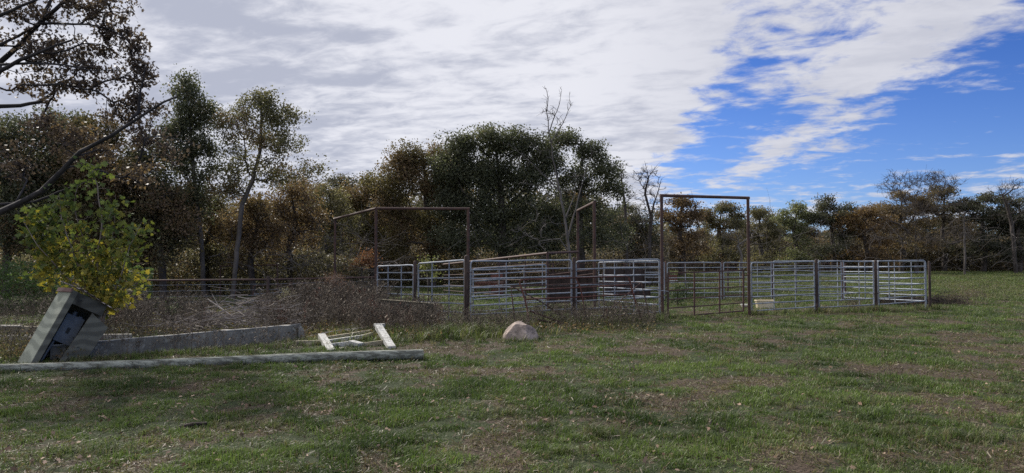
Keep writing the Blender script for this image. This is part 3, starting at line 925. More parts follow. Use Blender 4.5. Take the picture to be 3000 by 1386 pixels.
def build_sapling():
    Y = 14.6
    stems = [[(300, 960, 0), (255, 860, 0), (215, 740, -.1), (180, 640, -.2), (172, 570, -.2)],
             [(302, 955, 0), (270, 800, .1), (245, 700, .1), (215, 600, .1), (228, 545, .1)],
             [(305, 950, 0), (285, 760, 0), (300, 640, 0), (285, 540, 0), (262, 480, 0)],
             [(308, 950, 0), (310, 780, .2), (335, 660, .3), (338, 570, .3)],
             [(310, 950, 0), (350, 820, -.1), (380, 720, -.2), (415, 650, -.2)],
             [(255, 860, 0), (180, 800, -.2), (110, 720, -.3), (70, 650, -.3)],
             [(230, 790, 0), (150, 700, .2), (110, 650, .3), (100, 610, .3)],
             [(305, 900, 0), (360, 860, 0), (385, 800, .1)]]
    rs = np.random.default_rng(12)
    lum = []
    for st_ in stems:
        for i in range(1, len(st_)):
            a_, b_ = st_[i - 1], st_[i]
            for q in range(7):
                u = rs.random()
                w_ = 13 + 20 * (1 - (i + u) / len(st_))
                lum.append((a_[0] + (b_[0] - a_[0]) * u + rs.normal() * w_, min(890, a_[1] + (b_[1] - a_[1]) * u + rs.normal() * 12), 12, 14, 1, rs.normal() * .15))
    lum += [(180, 740, 70, 55, 18), (290, 740, 70, 65, 20), (390, 720, 40, 65, 14), (150, 800, 60, 35, 12), (240, 820, 80, 40, 16), (340, 810, 55, 50, 16), (300, 860, 70, 35, 10), (120, 700, 50, 40, 12)]

    def cf(P, rg):
        z = P[:, 2]
        return np.clip(0.88 - z / 3.3 * 0.55 + rg.normal(size=len(P)) * 0.13, 0, 1)
    tree('maple_sapling', 'bushy young maple with large green and yellow leaves behind the leaning meter shack', 'sapling', 300, Y,
         [(300, 950), (300, 900)], lum, GREEN, 0, r0=0.05, leaf=0.115, per=8, sig=0.12, seed=88, limbs=stems, shape=MAPLE, droop=0.25, step=0.2, tip=0.004, pathw=0.1, leafmat='sapleaf', clumpfn=cf, bark='brush', depth=0.6)
    # small yellow-green shrub behind the corral and others
    tree('shrub', 'small yellow-green shrub behind the second galvanized panel from the left', 'shrub', 1255, 33,
         [(1255, 800)], [(1252, 775, 26, 28, 26), (1265, 800, 24, 22, 14)], (0.12, 0.13, 0.05), 0.0, r0=0.03, leaf=0.09, per=12, sig=0.13, seed=89, step=0.2, tip=0.005)
    tree('shrub', 'dark leafy shrub inside the corral behind the left end of the brown pipe gate', 'shrub', 1985, 29,
         [(1985, 860)], [(1985, 850, 34, 22, 26), (1990, 880, 50, 20, 26)], (0.05, 0.07, 0.035), 0.0, r0=0.03, leaf=0.07, per=16, sig=0.12, seed=90, step=0.2, tip=0.004)
    tree('shrub', 'pinkish grey brushy shrub beside the three-post pipe frame', 'shrub', 1000, 24,
         [(1000, 880)], [(975, 822, 50, 22, 70), (1010, 850, 55, 26, 50), (950, 872, 60, 26, 50)], (0.14, 0.085, 0.072), 0.0, r0=0.03, leaf=0.025, per=16, sig=0.12, seed=91, step=0.14, tip=0.004, bark='brush')
    tree('shrub', 'pale seeding shrub in front of the leaning rail fence post', 'shrub', 845, 23,
         [(845, 900)], [(840, 865, 26, 22, 36), (870, 890, 36, 22, 26)], (0.20, 0.19, 0.14), 0.0, r0=0.02, leaf=0.03, per=12, sig=0.09, seed=92, step=0.14, tip=0.003, bark='brush')
    tree('shrub', 'small green leafed weed bush among the brush behind the concrete wall', 'shrub', 500, 21,
         [(500, 930)], [(495, 905, 22, 22, 18), (520, 925, 26, 16, 12)], (0.07, 0.11, 0.045), 0.0, r0=0.02, leaf=0.06, per=9, sig=0.08, seed=93, step=0.15, tip=0.003, bark='brush')
    tree('shrub', 'wispy brown weed bush in the field beyond the corral corner', 'shrub', 2835, 30,
         [(2835, 880)], [(2830, 855, 60, 22, 60), (2800, 870, 40, 18, 30)], (0.10, 0.075, 0.045), 0.1, r0=0.02, leaf=0.03, per=12, sig=0.12, seed=94, step=0.16, tip=0.004, bark='brush')
    tree('shrub', 'orange leafed bush behind the left post of the short galvanized panel', 'shrub', 1060, 36,
         [(1060, 790)], [(1058, 775, 34, 26, 40), (1085, 760, 26, 30, 26)], (0.17, 0.08, 0.045), 0.5, r0=0.03, leaf=0.09, per=16, sig=0.16, seed=95, step=0.2, tip=0.005)


build_sapling()


# ------------------------------------------------------------------ undergrowth and far wood (uncountable)
def stuff_leaves(name, label, cat, P, size, color, rust, seed, clump=None):
    rg = np.random.default_rng(seed)
    n = len(P)
    if clump is None: clump = 0.5 * rg.random(n) + 0.5 * vnoise(P[:, 0] + 50, P[:, 2] * 1.5 + 20, 1.6, seed + 5)
    V, lo, st, to, a = leaves(P, size, rg.random(n), clump, rg)
    o = link(name, np_mesh(name, V, lo, st, to, a), M['leaf'])
    o.color = (*color, rust)
    tag(o, label, cat, kind='stuff')
    return o


def build_understory():
    rg = np.random.default_rng(300)
    # lumps of brush along the wood edge
    def band(pxs, Y0, Y1, ztop, n):
        px = rg.uniform(pxs[0], pxs[1], n)
        Y = rg.uniform(Y0, Y1, n)
        X = (px - 1500) / F * Y
        top = ztop * (0.45 + 0.75 * fbm(X, Y, 2.6, 77, 3))
        z = rg.random(n) ** 0.8 * top
        return np.stack([X, Y, hgt(X, Y) + z], 1)
    P = band((-120, 1080), 38, 44, 2.8, 60000)
    stuff_leaves('undergrowth', 'tangled brown and olive undergrowth below the left woods', 'undergrowth', P, 0.10 + 0.09 * rg.random(len(P)), (0.11, 0.10, 0.068), 0.35, 301)
    P = band((-120, 450), 24.5, 30, 1.9, 12000)
    P = P[vnoise(P[:, 0] + 30, P[:, 2] + P[:, 1], .5, 9) > .35]
    stuff_leaves('undergrowth', 'leafy green undergrowth behind the sapling at the left', 'undergrowth', P, 0.07 + 0.06 * rg.random(len(P)), (0.055, 0.085, 0.03), 0.1, 306)
    P = band((1050, 1960), 50, 56, 3.3, 45000)
    stuff_leaves('undergrowth', 'dark brown undergrowth below the central oaks', 'undergrowth', P, 0.12 + 0.1 * rg.random(len(P)), (0.11, 0.092, 0.068), 0.3, 302)
    P = band((1940, 3100), 92, 100, 5.0, 60000)
    stuff_leaves('undergrowth', 'dark undergrowth along the far edge of the field', 'undergrowth', P, 0.2 + 0.16 * rg.random(len(P)), (0.06, 0.05, 0.036), 0.3, 303)
    # far wood closing the view
    n = 90000
    ang = rg.uniform(-0.85, 0.85, n)
    d = rg.uniform(118, 135, n)
    X = d * np.tan(ang) * 0.9; Y = d
    top = 4.8 + 4.2 * fbm(X, Y * 0, 8, 91, 3) + np.clip((X / Y - .45) * 14, 0, 2.2)
    z = rg.random(n) * top
    P = np.stack([X, Y, 0.6 + z], 1)
    stuff_leaves('far_wood', 'distant dense wood closing the view behind the trees', 'woods', P, 0.4 + 0.35 * rg.random(n), (0.06, 0.054, 0.04), 0.3, 304)
    # nearer wood behind the left and central trees
    n = 80000
    px = rg.uniform(-250, 1960, n)
    Y = rg.uniform(66, 76, n)
    X = (px - 1500) / F * Y
    top = np.interp(px, [-250, 400, 700, 1080, 1300, 1750, 1850, 1960], [9.5, 8.5, 7.0, 6.2, 8.5, 7.5, 5.0, 4.6]) * (0.75 + 0.5 * fbm(X, Y * 0, 5, 93, 3))
    z = rg.random(n) * top
    P = np.stack([X, Y, hgt(X, Y) + z], 1)
    stuff_leaves('far_wood', 'dense wood behind the front trees from the left edge to the tall portal', 'woods', P, 0.22 + 0.2 * rg.random(n), (0.09, 0.082, 0.058), 0.3, 305)
    # tangle of bare limbs inside the woods
    mb_pts = []
    A = []; par = []; rad = []
    for k in range(430):
        reg = rg.random()
        if reg < 0.42: px, Y = rg.uniform(380, 1150), rg.uniform(34, 44)
        elif reg < 0.62: px, Y = rg.uniform(1150, 1950), rg.uniform(40, 50)
        else: px, Y = rg.uniform(1950, 3050), rg.uniform(70, 88)
        big = Y > 60
        X = (px - 1500) / F * Y
        z = hgt(X, Y) + rg.uniform(0.2, 3.0) * (1.6 if big else 1)
        p = np.array([X, Y, z]); dr = np.array([rg.normal(), rg.normal() * 0.4, abs(rg.normal()) * 0.6 + 0.1]); dr /= np.linalg.norm(dr)
        r = rg.uniform(0.006, 0.022) * (1.35 if big else 1)
        A.append(p); par.append(-1); rad.append(r)
        for q in range(7):
            dr = dr + rg.normal(size=3) * 0.28; dr /= np.linalg.norm(dr)
            p = p + dr * rg.uniform(0.2, 0.5) * (1.7 if big else 1)
            if p[2] < 0.1: p[2] = 0.15
            r *= 0.86
            A.append(p); par.append(len(A) - 2); rad.append(r)
            if rg.random() < 0.5:
                e = p + (dr + rg.normal(size=3) * 0.8) * 0.4 * (1.5 if big else 1)
                A.append(e); par.append(len(A) - 2); rad.append(r * 0.5)
                A.append(p.copy()); par.append(len(A) - 3 if False else -1); rad.append(r)
    V, lo, st, to = tubes(np.array(A), np.array(par), np.array(rad), 4)
    o = link('bare_limbs', np_mesh('bare_limbs', V, lo, st, to, None, True), M['barkmid'])
    tag(o, 'tangle of bare grey limbs among the undergrowth of the woods', 'brushwood', kind='stuff')


build_understory()


# ------------------------------------------------------------------ corral panels
def lerp(a, b, t): return a + (b - a) * t


def panel(label, Lp, Rp, n=8, stays=(0.33, 0.66), m='galv', name='corral_fence', group='galvanized corral panels', cat='fence panel', legs=0.0, rr=0.021, bottom_leg=True, skew=None):
    """Lp/Rp: (px, y_top, y_bottom, Y) of the two ends"""
    tl, bl = at(Lp[0], Lp[1], Lp[3]), at(Lp[0], Lp[2], Lp[3])
    tr, br = at(Rp[0], Rp[1], Rp[3]), at(Rp[0], Rp[2], Rp[3])
    bl[0:2] = tl[0:2]; br[0:2] = tr[0:2]
    rg = np.random.default_rng(int(Lp[0]))
    c = (bl + br) / 2; c[2] = 0
    t = thing(name, label, cat, c, group)
    # outer frame: top and bottom rail plus end uprights with rounded corners
    f = MB()
    d = tr - tl; d /= np.linalg.norm(d)
    rc = 0.07
    loop = [bl + d * rc, bl + np.array([0, 0, rc * .3]) + d * rc * .3, bl + np.array([0, 0, rc]), tl - np.array([0, 0, rc]), tl - np.array([0, 0, rc * .3]) + d * rc * .3, tl + d * rc]
    n_mid = 6
    top = [tl + (tr - tl) * (k / n_mid) + np.array([0, 0, rg.normal() * 0.005]) for k in range(1, n_mid)]
    right = [tr - d * rc, tr - d * rc * .3 - np.array([0, 0, rc * .3]), tr - np.array([0, 0, rc]), br + np.array([0, 0, rc]), br - d * rc * .3 + np.array([0, 0, rc * .3]), br - d * rc]
    f.tube(loop + top + right, rr * 1.18, 8)
    f.tube([bl + d * rc, br - d * rc], rr, 8)
    f.build('frame', M[m], t)
    for k in range(1, n - 1):
        u = k / (n - 1)
        a, b = lerp(tl, bl, u), lerp(tr, br, u)
        w = rg.normal(size=3) * 0.008
        MB().tube([a, lerp(a, b, .33) + w, lerp(a, b, .66) - w * .6, b], rr * 0.95, 8).build('rail', M[m], t)
    for s in stays:
        a, b = lerp(tl, tr, s), lerp(bl, br, s)
        off = np.array([d[1], -d[0], 0]) * 0.024
        MB().bar(a + off, b + off, 0.032, 0.012, hint=d).build('stay', M[m], t, smooth=False)
    if legs and Lp[3] < 27 and m == 'galv':
        for p_, sg in ((tl, -1), (tr, 1)):
            for dz in (0.3, 1.15):
                q0 = p_ - np.array([0, 0, dz]); c0 = q0 + d * sg * 0.04
                nn = np.array([d[1], -d[0], 0]) * 0.045
                MB().tube([q0 + nn - d * sg * .03, c0 + nn, c0 + d * sg * .05, c0 - nn, q0 - nn - d * sg * .03], 0.009, 5).build('chain', M['rust'], t)
    if legs:
        for a, nm in ((bl, 0), (br, 1)):
            g = a.copy(); g[2] = -0.03
            MB().tube([g, a + np.array([0, 0, .03])], rr * 1.1, 8).build('foot', M[m], t)
    return t


def post(px, ytop, ybase, Y, r, label, m='post', dome=True, name='corral_post', group='dark posts of the corral', cat='post', lean=0.0):
    p = at(px, ytop, Y)
    b = p.copy(); b[2] = -0.15; b[0] -= lean
    mb = MB(); mb.tube([b, (b + p) / 2, p], [r * 1.03, r, r], 14, dome=r * 0.9 if dome else 0.0)
    base = b.copy(); base[2] = 0
    o = mb.build(name, M[m], None, loc=base)
    tag(o, label, cat, group)
    return o


panel('short galvanized panel at the left end of the pen, above the low board wall', (1106, 780, 919, 24.2), (1211, 777, 928, 22.4), stays=(0.33, 0.7), legs=1)
panel('galvanized panel left of the thick front corner post', (1226, 772, 929, 21.6), (1361, 762, 942, 19.7), stays=(0.33, 0.7), legs=1)
panel('long galvanized panel right of the thick front corner post', (1379, 765, 948, 19.45), (1674, 762, 929, 21.1), stays=(0.33, 0.69), legs=1)
panel('galvanized panel between the middle front post and the tall portal', (1688, 766, 930, 21.3), (1932, 760, 914, 22.55), stays=(0.31, 0.67), legs=1)
panel('galvanized panel right of the tall portal, in front of the cream tub', (2201, 770, 911, 24.0), (2385, 766, 899, 24.8), stays=(0.34, 0.68), legs=1)
panel('second galvanized panel right of the tall portal', (2397, 765.5, 901, 24.9), (2558, 766, 893, 25.7), stays=(0.33, 0.72), legs=1)
panel('last galvanized panel at the right front corner of the pen', (2572, 765, 892, 25.8), (2709, 763, 882, 26.6), stays=(0.33, 0.69), legs=1)
# inner and rear panels
panel('inner galvanized panel in the pen ending at the rusty chute post', (1386, 788, 914, 24.9), (1600, 776, 895, 26.3), stays=(0.34, 0.68), legs=1)
panel('inner galvanized panel running back from the tall portal in front of the brown sheets', (1754, 769, 898, 26.4), (1931, 763, 914, 23.0), stays=(0.3, 0.62), legs=1)
panel('rear galvanized panel behind the brown steel sheets', (1772, 769, 870, 33.2), (1946, 768, 873, 33.0), stays=(0.2, 0.42, 0.68), legs=1)
panel('rear galvanized panel seen through the brown pipe gate', (1955, 770, 874, 33.0), (2112, 769, 872, 33.2), stays=(0.33, 0.68), legs=1)
panel('rear galvanized panel behind the right post of the tall portal', (2120, 769, 870, 33.3), (2259, 769, 868, 33.8), stays=(0.33, 0.7), legs=1)
panel('rear galvanized panel with level rails behind the cream tub', (2265, 765, 863, 34.2), (2464, 765, 869, 33.0), stays=(0.35, 0.7), legs=1)
panel('rear galvanized panel slanting in to the right corner of the pen', (2471, 766, 871, 32.4), (2711, 765, 882, 27.2), stays=(0.3, 0.6), legs=1)

post(1367, 753, 955, 19.5, 0.066, 'thickest dark corner post with rounded top at the front of the pen')
post(1216, 768, 935, 22.0, 0.05, 'dark round-topped post between the two left panels')
post(1681, 758, 940, 21.15, 0.052, 'dark round-topped post where the two long front panels meet')
post(2391, 762, 916, 24.8, 0.052, 'dark round-topped post right of the cream tub')
post(2565, 765, 913, 25.7, 0.052, 'second dark post from the right corner of the pen')
post(2722, 768, 906, 26.6, 0.045, 'slim dark post at the right corner of the pen')
for px, Y, lab in ((2116, 33.2, 'thin rear post seen through the brown pipe gate'), (2262, 34.1, 'thin rear post above the cream tub'), (2468, 32.8, 'thin rear post between the last two front dark posts'), (1950, 33.2, 'thin rear post beside the left post of the tall portal')):
    post(px, 766, 870, Y, 0.03, lab, m='rust', group='thin rear posts of the pen')


# ------------------------------------------------------------------ tall pipe frames
def portal(label, posts_, beam, r, m='rust', name='pipe_portal', cat='gate frame'):
    """posts_: list of (px, ytop, Y)"""
    P = [at(a, b, c) for a, b, c in posts_]
    c = sum(P) / len(P); c[2] = 0
    t = thing(name, label, cat, c)
    for p in P:
        b = p.copy(); b[2] = -0.1
        MB().tube([b, (b + p) / 2, p - np.array([0, 0, r * .3])], r, 12).build('post', M[m], t)
    for i, j in beam:
        d = P[j] - P[i]; d /= np.linalg.norm(d)
        MB().tube([P[i] - d * r * 1.0, (P[i] + P[j]) / 2, P[j] + d * r * 1.0], r, 12).build('crossbar', M['rustpink'] if m == 'rust' and name != 'pipe_portal' else M[m], t)
    return t


portal('tallest rusty pipe portal standing over the brown gate', [(1938, 573, 22.7), (2191, 580, 23.7)], [(0, 1)], 0.05)
portal('rusty three-post pipe frame with a bent crossbar left of the pen', [(982, 641, 33.8), (1102, 611, 28.0), (1372, 612, 28.2)], [(0, 1), (1, 2)], 0.055)
portal('rusty pipe portal seen nearly end-on behind the brown sheets', [(1693, 617, 29.3), (1741, 593, 25.9)], [(0, 1)], 0.055)
portal('small low pipe frame in front of the left woods', [(646, 780, 37), (813, 776, 37)], [(0, 1)], 0.04)


# brown pipe gate in the tall portal
def pipe_gate():
    Lp = (1957, 800, 929, 22.75); Rp = (2178, 792, 911, 23.6)
    tl, bl = at(Lp[0], Lp[1], Lp[3]), at(Lp[0], Lp[2], Lp[3]); tr, br = at(Rp[0], Rp[1], Rp[3]), at(Rp[0], Rp[2], Rp[3])
    c = (bl + br) / 2; c[2] = 0
    t = thing('pipe_gate', 'dark brown six-bar pipe gate closing the tall portal', 'gate', c)
    f = MB()
    f.tube([bl, tl, tr, br, bl], 0.02, 8)
    up = np.array([0, 0, 1.0])
    f2 = MB(); f2.bar(bl, tl, .05, .05); f2.bar(br, tr, .05, .05); f2.bar(tl, tr, .045, .045); f2.bar(bl, br, .045, .045)
    f2.build('frame', M['rust'], t, smooth=False)
    for k in range(1, 5):
        u = k / 5
        MB().bar(lerp(tl, bl, u), lerp(tr, br, u), .035, .035).build('rail', M['rust'], t, smooth=False)
    for s in (0.34, 0.675):
        a, b = lerp(tl, tr, s), lerp(bl, br, s)
        MB().bar(a + np.array([.0, -.006, -.02]), b + np.array([.0, -.006, .02]), .05, .044).build('stay', M['rust'], t, smooth=False)
    for u in (0.12, 0.9):
        p = lerp(tr, br, u)
        MB().tube([p, p + np.array([.16, .02, 0])], 0.018, 8).build('hinge', M['rust'], t)
    ch = MB(); p = at(1958, 854, 22.6)
    ch.tube([p, p + np.array([-.12, -.06, .02]), p + np.array([-.24, -.07, .03]), p + np.array([-.34, 0, .02])], 0.012, 6)
    ch.build('chain', M['galv'], t)


pipe_gate()


# ------------------------------------------------------------------ chute behind the front panels
def chute():
    c = at(1690, 773, 28); c[2] = 0
    t = thing('cattle_chute', 'rusty pipe and brown sheet steel chute in the middle of the pen', 'cattle chute', c)
    A0 = at(1300, 775, 38); A1 = at(1604, 742, 26.8); A2 = at(1693, 738, 29.2)
    MB().tube([A0, lerp(A0, A1, .5), A1], 0.05, 10).build('top_rail', M['rustpink'], t)
    MB().tube([A1, A2], 0.05, 10).build('top_rail', M['rust'], t)
    for p in (A1, lerp(A0, A1, .62), lerp(A0, A1, .84), lerp(A0, A1, .3)):
        b = p.copy(); b[2] = -0.05
        MB().tube([b, p], 0.05 if p is A1 else 0.03, 10).build('post', M['rust'], t)
    for dz in (0.38, 0.7, 1.0, 1.35, 1.7):
        a = A0.copy(); b = A1.copy(); a[2] -= dz * .8; b[2] -= dz
        if a[2] < .05: a[2] = .05
        MB().tube([a, b], 0.02, 8).build('rail', M['rust'], t)
    for y0, y1, e in ((803, 799, 0), (815, 812, 0)):
        MB().tube([at(1604, y0 + 4, 26.9), at(1745, y1 - 10, 26.2)], 0.026, 8).build('rail', M['rustpink'], t)

    def sheet(px0, y0, yb0, Y0, px1, y1, yb1, Y1, nm='side_sheet', m='sheet'):
        a, b, c_, d = at(px0, y0, Y0), at(px1, y1, Y1), at(px1, yb1, Y1), at(px0, yb0, Y0)
        c_[:2] = b[:2]; d[:2] = a[:2]
        n = np.cross(b - a, d - a); n /= np.linalg.norm(n); n *= 0.015
        s = MB(); s.hexa([d - n, c_ - n, c_ + n, d + n, a - n, b - n, b + n, a + n])
        o = s.build(nm, M[m], t, smooth=False)
        # ribs
        for u in (0.02, 0.5, 0.98):
            MB().bar(lerp(a, b, u) - n * 2.6, lerp(d, c_, u) - n * 2.6, 0.045, 0.04, hint=(b - a)).build('rib', M['sheet'], o, smooth=False)
    sheet(1607, 797, 890, 27.5, 1689, 793, 888, 27.5)
    sheet(1692, 791, 882, 27.6, 1748, 790, 884, 27.0)
    sheet(1772, 789, 862, 30.5, 1888, 789, 862, 31.0)
    sheet(1800, 862, 868, 30.4, 1905, 848, 866, 30.9, 'low_sheet')


chute()


def feeder():
    c = at(1435, 830, 36); c[2] = 0
    t = thing('hay_feeder', 'faded red slatted hay feeder standing in the rear of the pen', 'hay feeder', c)
    Y = 36
    for y in (828, 842, 857):
        MB().bar(at(1393, y, Y), at(1475, y - 2, Y), .05, .09).build('rail', M['redboard'], t, smooth=False)
    for i in range(13):
        px = 1395 + i * 3.6
        MB().tube([at(px, 826, Y - .05), at(px, 842, Y - .05)], 0.014, 6).build('bar', M['red'], t)
    for px in (1393, 1434, 1475):
        p = at(px, 812, Y + .1); b = p.copy(); b[2] = 0
        MB().tube([b, p], 0.035, 8).build('leg', M['rust'], t)
    for y0, y1 in ((800, 819), (831, 846), (848, 863)):
        a = at(1438, y0, Y + .2); b = at(1473, y0, Y + .2); d = at(1438, y1, Y + .2); e = at(1473, y1, Y + .2)
        n = np.array([0, .02, 0])
        MB().hexa([d - n, e - n, e + n, d + n, a - n, b - n, b + n, a + n]).build('side_plate', M['red'], t, smooth=False)
    MB().bar(at(1432, 799, Y + .15), at(1600, 792, 33), .04, .03).build('top_bar', M['rustpink'], t, smooth=False)


feeder()


# ------------------------------------------------------------------ rusty frames leaning on the front panels
def lean_frames():
    o0 = (1470, 790, 5.409)
    q = lambda x, y, Y: at(o0[0] + x / o0[2], o0[1] + y / o0[2], Y)
    c = at(1680, 900, 20.3); c[2] = 0
    t = thing('old_gate', 'rusty red gate with rounded top corners leaning in the weeds behind the boulder', 'gate', c)
    MB().tube([q(430, 820, 19.0), q(400, 600, 19.2), q(330, 350, 19.35), q(282, 215, 19.45), q(290, 175, 19.45), q(330, 160, 19.5), q(1100, 130, 20.4), q(1600, 115, 20.9), q(1980, 105, 21.4), q(2015, 125, 21.4), q(2060, 300, 21.4), q(2110, 480, 21.3), q(2215, 800, 21.2)], 0.024, 8).build('frame', M['rustred'], t)
    for a, b in (((330, 325), (2070, 235)), ((375, 472), (2100, 385))):
        MB().tube([q(*a, 19.35), q((a[0] + b[0]) / 2, (a[1] + b[1]) / 2 + 6, 20.35), q(*b, 21.35)], 0.02, 8).build('rail', M['rustred'], t)
    MB().tube([q(1180, 140, 20.45), q(1250, 300, 20.4), q(1300, 560, 20.3), q(1345, 860, 20.2)], 0.02, 8).build('stay', M['rustred'], t)
    MB().tube([q(440, 650, 19.2), q(1060, 885, 19.7)], 0.024, 8).build('brace', M['rust'], t)
    MB().tube([q(560, 790, 19.0), q(1040, 885, 19.6)], 0.022, 8).build('brace', M['rust'], t)
    c = at(1690, 900, 20.7); c[2] = 0
    t = thing('old_gate', 'second rusty gate with long diagonal braces leaning against the middle front post', 'gate', c)
    MB().tube([q(205, 800, 19.6), q(170, 500, 19.7), q(145, 262, 19.8), q(1200, 225, 20.75), q(2210, 205, 21.7), q(2270, 450, 21.7), q(2342, 770, 21.6)], 0.018, 8).build('frame', M['rust'], t)
    MB().tube([q(150, 262, 19.75), q(620, 510, 20.0), q(1070, 800, 20.3)], 0.017, 8).build('diagonal_brace', M['rust'], t)
    MB().tube([q(2195, 215, 21.6), q(1900, 470, 21.2), q(1545, 790, 20.6)], 0.017, 8).build('diagonal_brace', M['rustpink'], t)
    MB().tube([q(1600, 40, 21.2), q(1612, 400, 21.1), q(1630, 720, 21.0)], 0.016, 8).build('stay', M['rust'], t)
    MB().tube([q(1880, 860, 20.8), q(2010, 805, 21.2)], 0.02, 8).build('foot', M['rust'], t)


lean_frames()


# ------------------------------------------------------------------ rail fence, wires and gate at the left
def rail_fence():
    c = at(600, 773, 24); c[2] = 0
    t = thing('rail_fence', 'dark pipe rail fence with wires in front of the left woods', 'fence', c)
    P = [at(215, 823, 23.1), at(403, 822, 23.5), at(785, 819, 25.5), at(984, 815, 27.5), at(1100, 812, 28)]
    MB().tube(P, 0.032, 8).build('top_rail', M['rust'], t)
    for i, (px, yt, Y, r) in enumerate(((215, 817, 23.1, .045), (403, 813, 23.5, .045), (785, 811, 25.5, .055))):
        p = at(px, yt, Y); b = p.copy(); b[2] = -.05
        MB().tube([b, p], r, 10, dome=.03).build('post', M['post'], t)
    for k, dy in enumerate((0.16, 0.36, 0.55, 0.74, 0.93)):
        Q = [p - np.array([0, 0, dy]) for p in P]
        MB().tube(Q, 0.006, 4).build('wire', M['galv'], t)
    for px in (520, 690, 900):
        Y = np.interp(px, [403, 785, 984], [23.6, 25.6, 27.6])
        p = at(px, 826, Y); b = p.copy(); b[2] = 0
        MB().tube([b, p], 0.012, 6).build('stake', M['rust'], t)
    c = at(870, 773, 27); c[2] = 0
    t = thing('pipe_gate', 'low dark pipe gate leaning behind the rail fence post at the left', 'gate', c)
    MB().tube([at(742, 880, 25.8), at(742, 838, 25.8), at(860, 830, 27.6), at(1000, 822, 29.8)], 0.02, 8).build('frame', M['rust'], t)
    for a, b in ((862, 845), (884, 868)):
        MB().tube([at(742, a, 25.8), at(1000, b, 29.8)], 0.015, 6).build('rail', M['galv'], t)
    for px, Y in ((818, 26.9), (925, 28.6)):
        MB().tube([at(px, 833, Y), at(px, 878, Y)], 0.022, 8).build('stay', M['rust'], t)
    MB().tube([at(1000, 822, 29.8), at(1000, 870, 29.8)], 0.022, 8).build('stay', M['rust'], t)
    # wire mesh fence behind the pen
    c = at(1950, 773, 41); c[2] = 0
    t = thing('wire_fence', 'wire mesh fence on thin dark posts beyond the rear panels of the pen', 'fence', c)
    Y = 41
    w = MB()
    for y in (776, 790, 803, 817, 832, 845, 856):
        w.tube([at(1400, y, Y), at(2480, y + 1, Y + 3)], 0.008, 3, cap=False)
    for i in range(150):
        px = 1400 + i * 7.1
        Yi = Y + 3 * i / 150
        w.tube([at(px, 776, Yi), at(px, 856, Yi)], 0.005, 3, cap=False)
    o = w.build('wire_mesh', M['rust'], t)
    for px in (1480, 1620, 1830, 2007, 2132, 2330, 2475):
        p = at(px, 772, Y + .1); b = p.copy(); b[2] = 0
        MB().tube([b, p], 0.05, 8).build('post', M['rust'], t)
    MB().tube([at(1400, 772, Y), at(2480, 772, Y + 3)], 0.02, 6).build('top_rail', M['rustpink'], t)


rail_fence()


# ------------------------------------------------------------------ small things
def tub():
    c = gr(2240, 906)
    t = thing('tub', 'cream plastic tub on the grass behind the galvanized panel right of the portal', 'tub', c)
    w, d, h = 0.66, 0.42, 0.30
    def ring(W, D, z, n=20, p=4):
        out = []
        for i in range(n):
            a = 2 * pi * i / n
            out.append(c + np.array([np.sign(cos(a)) * abs(cos(a)) ** (2 / p) * W / 2, np.sign(sin(a)) * abs(sin(a)) ** (2 / p) * D / 2, z]))
        return out
    def loft(rings):
        n = len(rings[0]); mb = MB()
        vs = [v for r in rings for v in r]
        fs = [(i * n + k, i * n + (k + 1) % n, (i + 1) * n + (k + 1) % n, (i + 1) * n + k) for i in range(len(rings) - 1) for k in range(n)]
        fs.append(tuple(range(n - 1, -1, -1))); fs.append(tuple((len(rings) - 1) * n + k for k in range(n)))
        return mb.add(vs, fs)
    loft([ring(w * .86, d * .84, 0.0), ring(w * .9, d * .88, .1), ring(w * .97, d * .96, h), ring(w * .93, d * .9, h), ring(w * .86, d * .8, .04)]).build('body', M['cream'], t)
    loft([ring(w * 1.06, d * 1.08, h), ring(w * 1.06, d * 1.08, h + .045), ring(w * .94, d * .92, h + .045), ring(w * .94, d * .92, h - .01)]).build('rim', M['cream'], t)
    c2 = gr(2180, 903)
    c = c2
    b = MB(); b.tube([c2, c2 + np.array([0, 0, .14])], [.10, .125], 18).tube([c2 + np.array([0, 0, .13]), c2 + np.array([0, 0, .155])], .135, 18)
    o = b.build('bucket', M['white'], None, loc=c2)
    tag(o, 'small white bucket beside the right post of the tall portal', 'bucket')
    # yellow board and red crate far off
    Y = 39
    a = at(1958, 824, Y); b_ = at(2006, 824, Y); lo = 850
    t = thing('board', 'faded yellow board standing upright beyond the rear panels', 'board', at(1982, 852, Y))
    d_, e_ = at(1958, lo, Y), at(2006, lo, Y); n = np.array([0, .02, 0])
    MB().hexa([d_ - n, e_ - n, e_ + n, d_ + n, a - n, b_ - n, b_ + n, a + n]).build('sheet', M['yellow'], t, smooth=False)
    MB().bar(a + np.array([0, -.03, 0]), b_ + np.array([0, -.03, 0]), .04, .06).build('edge_strip', M['oldwood'], t, smooth=False)
    for px in (1962, 2002):
        p = at(px, 845, Y + .06); g = p.copy(); g[2] = 0
        MB().tube([g, p], .03, 6).build('leg', M['rust'], t)
    t = thing('crate', 'small red slatted crate on top of the yellow board', 'crate', at(1972, 824, Y))
    for y in (808, 813, 818):
        MB().bar(at(1961, y, Y - .1), at(1983, y, Y - .1), .03, .07).build('slat', M['red'], t, smooth=False)
        MB().bar(at(1961, y, Y + .2), at(1983, y, Y + .2), .03, .07).build('slat', M['red'], t, smooth=False)
    for px in (1961.5, 1982.5):
        MB().bar(at(px, 822, Y - .06), at(px, 806, Y - .06), .04, .04).build('corner_post', M['red'], t, smooth=False)
    MB().bar(at(1960, 823, Y + .05), at(1984, 823, Y + .05), .34, .05).build('base', M['white'], t, smooth=False)


tub()


